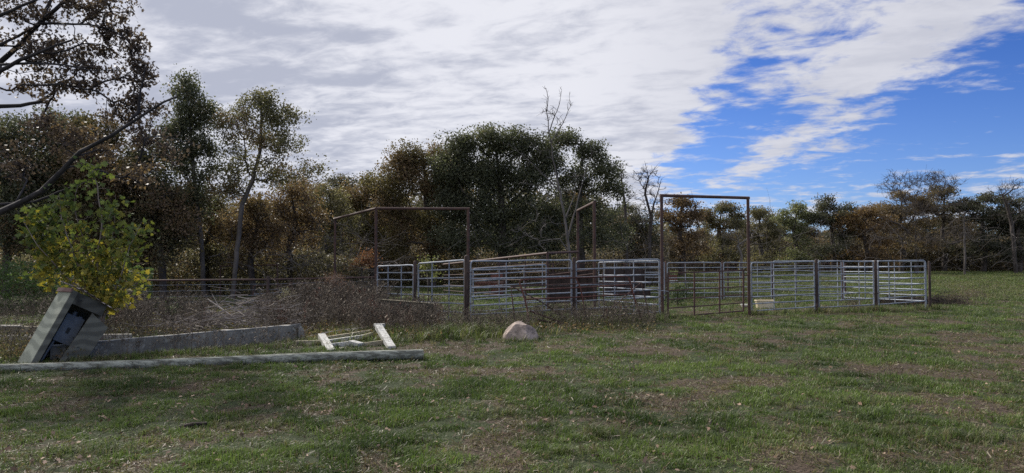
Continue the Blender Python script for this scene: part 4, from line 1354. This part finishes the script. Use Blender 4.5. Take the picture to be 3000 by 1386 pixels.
def rock():
    g = gr(1527, 998)
    g[2] = 0
    rg = np.random.default_rng(4)
    import bmesh
    bm = bmesh.new()
    bmesh.ops.create_icosphere(bm, subdivisions=5, radius=1)
    for v in bm.verts:
        p = np.array(v.co)
        x, y, z = p
        # broad hump with a steeper facet cut off on the right
        s = 1.0
        q = np.array([x * 0.42, y * 0.32, z * 0.42])
        q[0] += -0.03 * z
        for n, d, k in (((0.82, -0.45, 0.30), 0.27, 1), ((-0.70, -0.3, 0.62), 0.34, 1), ((0.45, 0.1, 0.9), 0.355, 1), ((-.2, -.85, .45), 0.27, 1), ((0.1, -.2, 1), 0.37, 1)):
            n = np.array(n); n /= np.linalg.norm(n)
            e = q @ n - d
            if e > 0: q -= n * e * 0.9
        q += p * 0.02 * (vnoise(np.array([x * 3 + 9]), np.array([y * 3 + z * 4 + 9]), 1, 8)[0] - .5) * 2
        v.co = q
    me = bpy.data.meshes.new('boulder'); bm.to_mesh(me); bm.free()
    me.polygons.foreach_set('use_smooth', np.ones(len(me.polygons), dtype=bool))
    me.set_sharp_from_angle(angle=R(28))
    o = link('boulder', me, M['boulder'], None, (g[0], g[1] + .25, 0.0))
    o.rotation_euler = (0, 0, R(-4))
    tag(o, 'rounded tan boulder lying in the grass in front of the long panel', 'boulder')


rock()


def log():
    a = gr(1238, 1052); a[1] += 0.08
    b = gr(0, 1091); d = b - a; L = np.linalg.norm(d); d /= L
    L2 = L + 2.0
    rg = np.random.default_rng(9)
    pts = []; rr = []
    n = 60
    for i in range(n + 1):
        u = i / n
        p = a + d * L2 * u
        r = lerp(0.092, 0.062, u)
        p[2] = r * 0.78 + 0.01 * math.sin(u * 9)
        p[1] += 0.03 * math.sin(u * 5)
        pts.append(p); rr.append(r * (1 + rg.normal() * 0.012))
    c = a.copy(); c[2] = 0
    t = thing('fallen_pole', 'long grey weathered wooden pole lying on the grass at the left', 'log', c)
    mb = MB(); mb.tube(pts, rr, 18)
    vs = mb.v
    for i, v in enumerate(vs):
        k = i % 18; j = i // 18
        if j > n: continue
        off = 0.0035 * math.sin(k * 2.4 + j * .13) + 0.002 * rg.normal()
        q = np.array(v) - pts[j]; q = q / (np.linalg.norm(q) + 1e-9)
        vs[i] = tuple(np.array(v) + q * off)
    mb.build('pole', M['logwood'], t, ang=60)
    p = at(68, 1081, gr(68, 1085)[1] - .03)
    MB().tube([p, p + np.array([.0, -.05, .01])], 0.03, 16).build('white_cap', M['white'], t)


log()


def foundation():
    c = gr(560, 1030); c[2] = 0
    A = gr(868, 999); B = gr(262, 1050)
    t = thing('concrete_wall', 'long low concrete foundation wall behind the grey pole', 'wall', c)
    za, zb = 0.36, 0.28
    th = np.array([0.05, 0.16, 0])
    ext = B + (B - A) * 0.15
    s = MB()
    d = (ext - A)
    n = 24
    rg = np.random.default_rng(3)
    f0, f1, b0, b1 = [], [], [], []
    for i in range(n + 1):
        u = i / n
        p = A + d * u; z = lerp(za, zb, u) + rg.normal() * .004
        f0.append(p + np.array([0, 0, -p[2] - .05])); f1.append(np.array([p[0], p[1], z]))
        b0.append(f0[-1] + th); b1.append(f1[-1] + th)
    vs = f0 + f1 + b1 + b0; m = n + 1
    fs = []
    for i in range(n):
        fs += [(i, m + i, m + i + 1, i + 1), (m + i, 2 * m + i, 2 * m + i + 1, m + i + 1), (2 * m + i, 3 * m + i, 3 * m + i + 1, 2 * m + i + 1)]
    fs += [(0, 3 * m, 2 * m, m), (n, m + n, 2 * m + n, 3 * m + n)]
    s.add(vs, fs)
    s.build('wall_face', M['concrete'], t, smooth=False)
    cp = MB()
    for i in range(n):
        e = np.array([0, 0, .009]); fr = np.array([-.004, -.012, 0])
        a_, b_ = f1[i] + e + fr, f1[i + 1] + e + fr
        c_, d_ = b1[i + 1] + e, b1[i] + e
        dn = np.array([0, 0, .016])
        cp.hexa([a_ - dn, b_ - dn, c_ - dn, d_ - dn, a_, b_, c_, d_])
    cp.build('coping', M['concretetop'], t, smooth=False)
    # broken right end step
    e0 = gr(876, 1000)
    MB().hexa([e0 + np.array(v) for v in ((-.02, 0.02, -.03), (.06, .06, -.03), (.05, .3, -.03), (-.03, .25, -.03), (-.02, 0.02, .30), (.03, .06, .22), (.03, .3, .2), (-.03, .25, .32))]).build('broken_end', M['concrete'], t, smooth=False)
    # back beams on the left
    t2c = gr(60, 985); t2c[2] = 0
    Y = 16.2
    t = thing('timber_beam', 'weathered timber beam lying at the left edge behind the meter shack', 'beam', at(0, 985, Y) * np.array([1, 1, 0]))
    MB().bar(at(-120, 962, Y), at(112, 966, Y + .3), .12, .15).build('beam', M['oldwood'], t, smooth=False)
    MB().bar(at(-120, 953, Y), at(60, 955, Y + .2), .16, .025).build('cap_board', M['concretetop'], t, smooth=False)
    o = MB().bar(at(-60, 990, Y - .8), at(385, 985, Y - .2), .1, .1).build('concrete_curb', M['concretetop'], None, smooth=False, loc=at(160, 990, Y - .5) * np.array([1, 1, 0]))
    tag(o, 'thin pale concrete curb running behind the meter shack', 'curb')
    # board wall in the weeds below the left panels
    o = MB()
    a, b = at(1108, 878, 20.6), at(1276, 891, 19.3)
    a2, b2 = a.copy(), b.copy(); a2[2] = -.02; b2[2] = -.02
    n_ = np.array([.02, .05, 0])
    o.hexa([a2, b2, b2 + n_, a2 + n_, a, b, b + n_, a + n_])
    t = thing('board_wall', 'low brown board wall in the weeds below the left panels', 'wall', (a + b) / 2 * np.array([1, 1, 0]))
    o.build('boards', M['plydark'], t, smooth=False)
    MB().bar(a + np.array([0, .02, .012]), b + np.array([0, .02, .012]), .08, .022).build('cap_board', M['oldwood'], t, smooth=False)
    p = at(1276, 886, 19.25); q = p.copy(); q[2] = 0
    MB().tube([q, p], .035, 8).build('end_post', M['post'], t)


foundation()


def shack():
    c = gr(150, 1070)
    c = c + np.array([-.12, .22, 0]); c[2] = -.03
    t = thing('meter_shack', 'leaning weathered plywood meter box with crumpled tin roof', 'meter shack', c)
    # local axes: x along the front, y into the box, z up; lean to the right
    yaw = R(-31.5 + 90)               # direction of the front's normal is -31.5 deg
    nf = np.array([cos(R(-38)), sin(R(-38)), 0])
    xa = np.array([-nf[1], nf[0], 0])          # to the right as seen from outside
    ln = R(27)
    up = np.array([0, 0, 1.0])
    # apply lean: rotate x/z about nf
    ux = xa * cos(ln) - up * sin(ln) * 1.0
    uz = up * cos(ln) + xa * sin(ln)
    uy = -nf
    W, D, H = 0.66, 0.56, 1.27
    P = lambda x, y, z: c + ux * x * 0.98 + uy * y + uz * z

    def box(x0, x1, y0, y1, z0, z1, nm, m, parent=t):
        return MB().hexa([P(x0, y0, z0), P(x1, y0, z0), P(x1, y1, z0), P(x0, y1, z0), P(x0, y0, z1), P(x1, y0, z1), P(x1, y1, z1), P(x0, y1, z1)]).build(nm, M[m], parent, smooth=False)
    x0 = -W / 2; x1 = W / 2
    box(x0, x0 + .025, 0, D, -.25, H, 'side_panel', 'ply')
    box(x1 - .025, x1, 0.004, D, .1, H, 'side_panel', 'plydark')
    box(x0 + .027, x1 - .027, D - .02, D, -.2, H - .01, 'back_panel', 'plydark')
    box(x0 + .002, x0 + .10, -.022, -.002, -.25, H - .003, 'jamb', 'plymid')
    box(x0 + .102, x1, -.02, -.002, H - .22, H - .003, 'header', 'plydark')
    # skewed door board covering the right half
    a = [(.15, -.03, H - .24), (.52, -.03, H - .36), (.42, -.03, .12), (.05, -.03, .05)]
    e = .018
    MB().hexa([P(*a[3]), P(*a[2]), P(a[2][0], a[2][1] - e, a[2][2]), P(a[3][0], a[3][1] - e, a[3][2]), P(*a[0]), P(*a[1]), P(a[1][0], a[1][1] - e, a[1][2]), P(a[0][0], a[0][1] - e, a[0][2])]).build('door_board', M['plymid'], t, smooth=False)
    # red fascia boards under the roof
    box(x0 - .03, x0 - .002, -.03, D + .02, H - .055, H + .02, 'fascia', 'redboard')
    # corrugated tin roof, crumpled at the front right
    nx, ny = 40, 8
    rg = np.random.default_rng(6)
    vs = []
    for layer in (0, 1):
        for j in range(ny + 1):
            for i in range(nx + 1):
                u = i / nx; v = j / ny
                x = x0 - .06 + (W + .22) * u; y = -.10 + (D + .16) * v
                z = H + .045 + 0.008 * sin(u * nx / 2 * 2 * pi * .35) + .03 * (1 - v) * sin(u * 7) * u - .10 * u ** 3 * (1 - v * .5) + .09 * v - layer * .004
                vs.append(P(x, y, z))
    def id_(l, j, i): return l * (nx + 1) * (ny + 1) + j * (nx + 1) + i
    fs = []
    for j in range(ny):
        for i in range(nx):
            fs.append((id_(0, j, i), id_(0, j, i + 1), id_(0, j + 1, i + 1), id_(0, j + 1, i)))
            fs.append((id_(1, j, i), id_(1, j + 1, i), id_(1, j + 1, i + 1), id_(1, j, i + 1)))
    MB().add(vs, fs).build('tin_roof', M['tin'], t)
    # meter box with conduit, upright inside
    mbx = box(-.13, .16, .18, .34, .42, .88, 'meter_box', 'meter')
    box(-.145, .175, .165, .179, .40, .90, 'cover', 'meter', mbx)
    box(-.02, .03, .155, .164, .58, .68, 'dark_slot', 'meterdark', mbx)
    MB().tube([P(.0, .26, .88), P(.0, .26, .98)], .04, 12).build('conduit_hub', M['meter'], mbx)
    MB().tube([P(-.1, .22, .42), P(-.12, .2, .1), P(-.14, .18, -.1)], .022, 10).build('conduit', M['meter'], mbx)
    box(.07, .13, .2, .3, .88, .93, 'switch_lug', 'meter', mbx)


shack()


def scrap():
    o0 = (840, 900, 5.6)
    G = lambda x, y: gr(o0[0] + x / o0[2], o0[1] + y / o0[2])
    def Q(x, y, Y): return at(o0[0] + x / o0[2], o0[1] + y / o0[2], Y)
    c = G(1000, 690)
    t = thing('broken_frame', 'collapsed white-painted wooden frame lying behind the grey pole', 'broken frame', c)
    Yn, Yf = 14.2, 16.2
    MB().bar(Q(570, 470, 15.7), Q(730, 735, 14.1), .15, .10).build('post', M['whitepaint'], t, smooth=False)
    MB().bar(Q(1505, 320, 16.0), Q(1725, 680, 14.4), .15, .10).build('post', M['whitepaint'], t, smooth=False)
    MB().bar(Q(1440, 295, 16.1), Q(1600, 290, 16.2), .14, .06).build('post_head', M['whitepaint'], t, smooth=False)
    MB().bar(Q(650, 500, 15.6), Q(1390, 385, 16.1), .10, .045).build('plank', M['oldwood'], t, smooth=False)
    MB().bar(Q(690, 560, 15.2), Q(1250, 480, 15.6), .10, .07).build('plank', M['whitepaint'], t, smooth=False)
    MB().bar(Q(1240, 480, 15.6), Q(1400, 435, 15.8), .08, .06).build('plank', M['oldwood'], t, smooth=False)
    MB().bar(Q(730, 660, 14.6), Q(1060, 620, 14.8), .05, .16).build('plank', M['whitepaint'], t, smooth=False)
    MB().bar(Q(1050, 600, 14.75), Q(1215, 645, 14.6), .16, .14).build('block', M['whitepaint'], t, smooth=False)
    MB().bar(Q(1215, 650, 14.7), Q(1600, 590, 15.0), .05, .14).build('plank', M['oldwood'], t, smooth=False)
    o = MB().bar(Q(150, 600, 15.0), Q(540, 590, 15.2), .10, .12).build('plank', M['oldwood'], None, smooth=False, loc=G(340, 640))
    tag(o, 'short yellowish plank lying at the right end of the concrete wall', 'plank')
    o = MB().bar(Q(1790, 530, 16.0), Q(1960, 515, 16.2), .1, .06).build('plank', M['oldwood'], None, smooth=False, loc=G(1880, 560))
    tag(o, 'small broken plank in the weeds right of the collapsed white frame', 'plank')
    o = MB().tube([Q(250, 510, 15.9), Q(560, 430, 16.1), Q(900, 375, 16.4), Q(1300, 330, 16.8)], .014, 6).build('stick', M['stick'], None, loc=G(700, 560))
    tag(o, 'long thin stick lying over the collapsed white frame', 'stick')
    # bleached branch sticking out of the brush
    o = MB().tube([at(608, 876, 19.4), at(640, 898, 19.2), at(696, 940, 18.9)], [.012, .02, .028], 7)
    o.tube([at(640, 898, 19.2), at(622, 862, 19.3)], [.012, .006], 5)
    o = o.build('branch', M['stick'], None, loc=at(696, 960, 18.9) * np.array([1, 1, 0]))
    tag(o, 'bleached forked branch poking up from the brush pile', 'branch')
    # cut log chunk
    a, b = at(584, 923, 20.4), at(630, 921, 20.6)
    t = thing('cut_log', 'short cut log with pale bark resting on the brush behind the concrete wall', 'log', (a + b) / 2 * np.array([1, 1, 0]))
    MB().tube([a, lerp(a, b, .5) + np.array([0, 0, .02]), b], [.085, .095, .09], 12).build('log', M['oldwood'], t)
    MB().tube([b, b + (b - a) * .012], [.08, .078], 12).build('cut_end', M['boulder'], t)
    # bare soil mound behind left wall
    # pile of brush sticks
    rg = np.random.default_rng(5)
    mb = MB()
    for i in range(520):
        px = rg.uniform(470, 880); Y = rg.uniform(17.2, 20.5)
        p = at(px, 930, Y); k = math.exp(-((px - 740) / 120) ** 2)
        p[2] = abs(rg.normal()) * (.10 + .26 * k) + .08
        a = rg.normal() * .45
        L = rg.uniform(.3, 1.1)
        dr = np.array([cos(a), sin(a), rg.normal() * .18 + .05]); dr[0] *= 1 if rg.random() < .7 else -1
        q = p + dr * L; q[2] = max(q[2], .02)
        m_ = (p + q) / 2 + rg.normal(size=3) * .05
        r = rg.uniform(.006, .017)
        mb.tube([p, m_, q], [r, r * .8, r * .4], 4, cap=False)
    tag(mb.build('brush_pile', M['brushmid'], None), 'heap of bleached sticks behind the concrete wall', 'brush pile', kind='stuff')
    mb = MB()
    for i in range(420):
        px = rg.uniform(2560, 2795); Y = rg.uniform(29.5, 31.5)
        p = at(px, 870, Y); p[2] = abs(rg.normal()) * .14 + .02
        a = rg.normal() * .5; L = rg.uniform(.3, .9)
        q = p + np.array([cos(a), sin(a), rg.normal() * .2]) * L; q[2] = max(q[2], .02)
        mb.tube([p, (p + q) / 2 + rg.normal(size=3) * .06, q], [.012, .01, .005], 4, cap=False)
    tag(mb.build('brush_pile', M['darkbrush'], None), 'low heap of dark branches behind the right corner of the pen', 'brush pile', kind='stuff')
    # dark stick on the near grass
    a, b = gr(515, 1258), gr(607, 1246)
    o = MB().tube([a + np.array([0, 0, .02]), lerp(a, b, .5) + np.array([0, .01, .03]), b + np.array([0, 0, .02])], [.012, .022, .016], 8).build('stick', M['post'], None, loc=lerp(a, b, .5))
    tag(o, 'short dark rotten stick on the grass at the lower left', 'stick')


scrap()


# ------------------------------------------------------------------ ground cover
def template(fn):
    mb = MB(); fn(mb)
    V = np.array(mb.v); L = np.array([i for f in mb.f for i in f]); T = np.array([len(f) for f in mb.f])
    return V, L, T


def scatter(name, temps, pos, rot, sc, scz, rnd, clump, which, material, label, cat, lean=None):
    Vs, Ls, Ts, Rr, Cc = [], [], [], [], []
    off = 0
    for k, (V, L, T) in enumerate(temps):
        id_ = np.where(which == k)[0]
        if not len(id_): continue
        c, s = np.cos(rot[id_]), np.sin(rot[id_])
        x = V[None, :, 0] * c[:, None] - V[None, :, 1] * s[:, None]
        y = V[None, :, 0] * s[:, None] + V[None, :, 1] * c[:, None]
        z = np.repeat(V[None, :, 2], len(id_), 0) * scz[id_][:, None]
        x = x * sc[id_][:, None]; y = y * sc[id_][:, None]
        if lean is not None:
            x = x + z * lean[id_, 0][:, None]; y = y + z * lean[id_, 1][:, None]
        P = np.stack([x, y, z], 2) + pos[id_][:, None, :]
        n = len(id_)
        Vs.append(P.reshape(-1, 3))
        Ls.append((L[None, :] + (np.arange(n) * len(V))[:, None]).ravel() + off)
        Ts.append(np.tile(T, n)); Rr.append(np.repeat(rnd[id_], len(T))); Cc.append(np.repeat(clump[id_], len(T)))
        off += n * len(V)
    T = np.concatenate(Ts)
    st = np.concatenate([[0], np.cumsum(T)[:-1]])
    rr = np.concatenate(Rr) + np.random.default_rng(1).normal(size=len(T)) * 0.12
    me = np_mesh(name, np.concatenate(Vs), np.concatenate(Ls), st, T, {'rnd': ('FACE', np.clip(rr, 0, 1)), 'clump': ('FACE', np.concatenate(Cc))})
    o = link(name, me, material)
    tag(o, label, cat, kind='stuff')
    return o


def tuft(rg, n, hgt_, spread, w, curl=0.6):
    def fn(mb):
        for i in range(n):
            a = rg.uniform(0, 2 * pi); l = abs(rg.normal()) * 0.45 + 0.15
            p = np.array([rg.normal() * spread, rg.normal() * spread, -0.005])
            h = hgt_ * rg.uniform(.5, 1.1)
            d = np.array([cos(a), sin(a), 0]); sd_ = np.array([-sin(a), cos(a), 0]) * w * rg.uniform(.7, 1.3)
            m_ = p + d * h * l * .4 + np.array([0, 0, h * .6])
            e = p + d * h * (l + curl * l) + np.array([0, 0, h * (1.0 - .35 * l)])
            mb.add([p - sd_, p + sd_, m_ + sd_ * .8, m_ - sd_ * .8, e], [(0, 1, 2, 3), (3, 2, 4)])
    return fn


def build_grass():
    rg = np.random.default_rng(500)
    # short turf tufts, thicker near the viewer
    def wedge(n, y0, y1, power=1.0):
        u = rg.random(n)
        Y = y0 * (y1 / y0) ** u                       # density falls with distance
        X = rg.uniform(-1, 1, n) * (0.80 * Y + 2.0)
        return X, Y
    n = 190000
    X, Y = wedge(n, 4.2, 36)
    pt = patch(X, Y)
    pen = (Y > 19) & (Y < 33) & (X > -1) & (X < 17)
    keep = rg.random(n) < (0.4 + 0.6 * pt)
    X, Y, pt = X[keep], Y[keep], pt[keep]
    fine = fbm(X, Y, 0.34, 52, 2) * .6 + vnoise(X, Y, .14, 57) * .4
    kp = rg.random(len(X)) < np.clip((fine - .36) * 4.5, .08, 1)
    X, Y, pt, fine = X[kp], Y[kp], pt[kp], fine[kp]
    n = len(X)
    temps = [template(tuft(np.random.default_rng(600 + i), 9, 0.048, 0.034, 0.0036)) for i in range(8)]
    far = np.clip((Y - 7) / 14, 0, 2.2)
    sc = (0.65 + 0.7 * rg.random(n)) * (1 + far * 0.7)
    scz = sc * (0.5 + 0.6 * rg.random(n)) * (0.5 + 0.7 * pt) * (.45 + 1.4 * np.clip((fine - .38) * 2.8, 0, 1)) / (1 + far * .25)
    dry = np.clip(0.60 - pt * 0.72 + rg.normal(size=n) * 0.3, 0, 1)
    dry = np.where(dry > 0.5, np.minimum(1, dry + .3), dry * .5)
    pos = np.stack([X, Y, hgt(X, Y)], 1)
    scatter('grass', temps, pos, rg.uniform(0, 6.28, n), sc, scz, np.clip((fbm(X, Y, 1.3, 66, 3) - .5) * 1.6 + .25 + .5 * rg.random(n), 0, 1), dry, rg.integers(0, 8, n), M['grass'],
            'short patchy green and brown pasture grass', 'grass')
    # field grass further off
    n = 42000
    u = rg.random(n); Y = 33 * (96 / 33) ** u
    X = rg.uniform(-0.15, 0.85, n) * Y
    pt = patch(X * .3, Y * .3)
    temps = [template(tuft(np.random.default_rng(630 + i), 8, 0.12, 0.10, 0.010)) for i in range(5)]
    s = 0.8 + 0.9 * rg.random(n) + (Y - 33) / 60
    pos = np.stack([X, Y, hgt(X, Y)], 1)
    dry = np.clip(0.40 - pt * 0.3 + rg.normal(size=n) * 0.22, 0, 1)
    scatter('grass', temps, pos, rg.uniform(0, 6.28, n), s, s * .8, rg.random(n), dry, rg.integers(0, 5, n), M['grass'],
            'open field grass stretching from the pen to the far treeline', 'grass')
    # long grass tufts: along the pole, wall, fence line, clumps in the pasture
    pts = []
    def line(p, q, n, w, hs):
        for i in range(n):
            u = rg.random(); r = lerp(np.array(p), np.array(q), u)
            pts.append((r[0] + rg.normal() * w, r[1] + rg.normal() * w, hs * rg.uniform(.5, 1.3)))
    line(gr(-40, 1086), gr(1240, 1048), 520, .12, .13)
    line(gr(200, 1062), gr(880, 1008), 420, .22, .13)
    line(gr(880, 1010), gr(1240, 1000), 420, .4, .16)
    line(gr(1100, 990), gr(1480, 975), 700, .7, .30)
    line(gr(1370, 957), gr(1680, 945), 520, .5, .30)
    line(gr(1600, 950), gr(1940, 935), 460, .4, .22)
    line(gr(1940, 933), gr(2200, 925), 160, .25, .14)
    line(gr(2200, 922), gr(2725, 908), 420, .3, .2)
    line(gr(1480, 1000), gr(1580, 1000), 60, .2, .12)
    for _ in range(46):
        X0, Y0 = wedge(1, 5, 20)
        for i in range(rg.integers(3, 12)):
            pts.append((X0[0] + rg.normal() * .12, Y0[0] + rg.normal() * .1, rg.uniform(.08, .14)))
    for cx, cy, n_, h_ in ((1430, 1210, 40, .12), (1680, 1330, 40, .12), (1760, 1275, 70, .13), (2620, 1270, 60, .11), (2500, 1180, 70, .1), (2850, 1290, 70, .12), (750, 1250, 60, .1), (300, 1330, 60, .1)):
        g = gr(cx, cy)
        for i in range(n_): pts.append((g[0] + rg.normal() * .2, g[1] + rg.normal() * .12, h_ * rg.uniform(.6, 1.2)))
    for cx, cy in ((2060, 880), (2030, 890), (2120, 895), (1830, 900), (2180, 905), (2290, 895), (1640, 900)):
        g = gr(cx, cy)
        for i in range(60): pts.append((g[0] + rg.normal() * .6, g[1] + rg.normal() * .6, rg.uniform(.08, .2)))
    for px, py in ((1367, 955), (1216, 935), (1681, 940), (1938, 931), (2191, 922), (2391, 917), (2565, 913), (2722, 907)):
        g = gr(px, py)
        for i in range(34): pts.append((g[0] + rg.normal() * .22, g[1] - .08 + rg.normal() * .14, rg.uniform(.14, .34)))
    a = np.array(pts); n = len(a)
    temps = [template(tuft(np.random.default_rng(660 + i), 11, 1.0, 0.12, 0.018, 0.5)) for i in range(6)]
    pos = np.stack([a[:, 0], a[:, 1], hgt(a[:, 0], a[:, 1])], 1)
    dry = np.clip(rg.normal(size=n) * .35 + .25, 0, 1)
    scatter('long_grass', temps, pos, rg.uniform(0, 6.28, n), a[:, 2] * (0.75 + .5 * rg.random(n)), a[:, 2], rg.random(n), dry, rg.integers(0, 6, n), M['grass'],
            'longer grass tufts along the pole, walls and fence line', 'grass')

    # dry weeds
    def stalk(rg2, nb, blobs=True):
        def fn(mb):
            p = np.zeros(3); d = np.array([0, 0, 1.0]); P = [p]
            for i in range(4):
                d = d + rg2.normal(size=3) * .08; d /= np.linalg.norm(d); p = p + d * .25; P.append(p)
            mb.tube(P, [.006, .005, .004, .003, .002], 3, cap=False)
            for i in range(nb):
                u = rg2.uniform(.35, 1.0); k = int(u * 3.99); b = lerp(P[k], P[k + 1], u * 4 - k)
                a = rg2.uniform(0, 6.28); l = rg2.uniform(.08, .26)
                e = b + np.array([cos(a) * .6, sin(a) * .6, .8]) * l
                mb.tube([b, e], [.0028, .0016], 3, cap=False)
                for q in range(3):
                    c = lerp(b, e, rg2.uniform(.5, 1.05)); s = rg2.uniform(.008, .02)
                    v = rg2.normal(size=(4, 3)) * s
                    mb.add([c + v[0], c + v[1], c + v[2], c + v[3]], [(0, 1, 2), (0, 2, 3)])
        return fn
    temps = [template(stalk(np.random.default_rng(700 + i), 7)) for i in range(7)]
    W = []
    def zone(px0, px1, y0, y1, n, h0, h1, c=0.3):
        """ground strip between photo rows y0..y1 (ground contact)"""
        for i in range(n):
            g = gr(rg.uniform(px0, px1), rg.uniform(y0, y1))
            W.append((g[0], g[1], rg.uniform(h0, h1), c))
    zone(760, 1110, 900, 985, 1500, .35, .85, .4)
    zone(1050, 1290, 925, 995, 900, .35, .8, .5)
    zone(860, 1130, 900, 950, 700, .6, 1.15, .4)
    zone(1290, 1560, 945, 985, 520, .25, .6, .2)
    zone(1560, 1920, 935, 965, 760, .25, .7, .2)
    zone(1850, 1960, 925, 950, 120, .15, .4, .2)
    zone(270, 880, 1000, 1052, 260, .25, .6, .2)
    zone(270, 620, 895, 985, 1100, .25, .85, .25)
    zone(560, 880, 890, 920, 500, .2, .5, .3)
    zone(0, 250, 985, 1060, 420, .15, .5, .2)
    zone(-60, 420, 900, 980, 500, .3, .8, .3)
    zone(2380, 2720, 903, 925, 150, .15, .4, .6)
    zone(2480, 2520, 905, 918, 40, .3, .6, .2)
    zone(2000, 2200, 860, 885, 120, .2, .45, .3)
    zone(2750, 2950, 850, 900, 160, .2, .5, .2)
    zone(300, 420, 930, 985, 110, .6, 1.1, .1)
    for _ in range(420):
        X0, Y0 = wedge(1, 5.5, 18); W.append((X0[0], Y0[0], rg.uniform(.08, .26), .2))
    for cx, cy, hh in ((2320, 1150, .45), (2230, 1100, .4), (2580, 1130, .5), (2560, 1170, .35), (600, 1050, .35), (2090, 1340, .4), (1860, 1130, .4), (420, 1280, .35)):
        g = gr(cx, cy)
        for i in range(5): W.append((g[0] + rg.normal() * .12, g[1] + rg.normal() * .08, hh * rg.uniform(.6, 1.1), .2))
    a = np.array(W); n = len(a)
    pos = np.stack([a[:, 0], a[:, 1], hgt(a[:, 0], a[:, 1])], 1)
    cl = np.clip(a[:, 3] + rg.normal(size=n) * .22, 0, 1)
    scatter('dry_weeds', temps, pos, rg.uniform(0, 6.28, n), a[:, 2] * 1.15, a[:, 2], rg.random(n), cl, rg.integers(0, 7, n), M['weed'],
            'tall dry brown weed stalks along the fence line and round the concrete wall', 'weeds', lean=rg.normal(size=(n, 2)) * .22)
    # low leafy ground cover in the weed zones
    Q = []
    for px0, px1, y0, y1, n_, h_ in ((760, 1300, 930, 1000, 9000, .22), (280, 780, 905, 985, 9000, .22), (0, 260, 980, 1060, 3500, .25), (1300, 1920, 938, 975, 4500, .2)):
        for i in range(n_):
            pass
        px = rg.uniform(px0, px1, n_); py = rg.uniform(y0, y1, n_)
        D = CAMZ / ((py - 773) / F); X = (px - 1500) / F * D
        Q.append(np.stack([X, D, hgt(X, D) + rg.random(n_) ** 1.6 * h_], 1))
    Q = np.concatenate(Q)
    stuff_leaves('weed_leaves', 'low withered leaves and litter among the weeds', 'weeds', Q, 0.03 + .05 * rg.random(len(Q)), (0.085, 0.08, 0.045), 0.45, 710)
    # flattened straw and thatch
    n = 170000
    X, Y = wedge(n, 4.2, 34)
    kp = rg.random(n) < (1.05 - .75 * patch(X, Y))
    X, Y = X[kp], Y[kp]; n = len(X)
    P = np.stack([X, Y, hgt(X, Y) + .006 + .022 * rg.random(n)], 1)
    STRAW = np.array([(-.06, -.5), (.06, -.5), (.05, .5), (-.05, .5)])
    V, lo, st, to, at_ = leaves(P, (0.018 + .05 * rg.random(n) ** 2) * (1 + Y / 18), rg.random(n) ** 1.5 * .8, np.clip(.8 + .3 * rg.normal(size=n), .3, 1), rg, STRAW, 0.0, 1.5)
    o = link('thatch', np_mesh('thatch', V, lo, st, to, at_), M['grass'])
    tag(o, 'flattened straw and dead blades matted on the worn pasture', 'straw', kind='stuff')
    # fallen leaves on the pasture
    n = 1300
    X, Y = wedge(n, 4.5, 24)
    n2 = 900
    g0 = gr(200, 1110)
    X2 = rg.uniform(-9.5, 2, n2); Y2 = rg.uniform(5, 13, n2)
    X = np.concatenate([X, X2]); Y = np.concatenate([Y, Y2]); n += n2
    P = np.stack([X, Y, hgt(X, Y) + .018 + .02 * rg.random(n)], 1)
    V, lo, st, to, at_ = leaves(P, 0.035 + .05 * rg.random(n) ** 2, rg.random(n), rg.random(n), rg, OAK, 0.0, 1.6)
    o = link('fallen_leaves', np_mesh('fallen_leaves', V, lo, st, to, at_), M['litter'])
    tag(o, 'scattered dry brown leaves lying on the pasture', 'leaves', kind='stuff')


build_grass()
print('objects', len(bpy.data.objects))
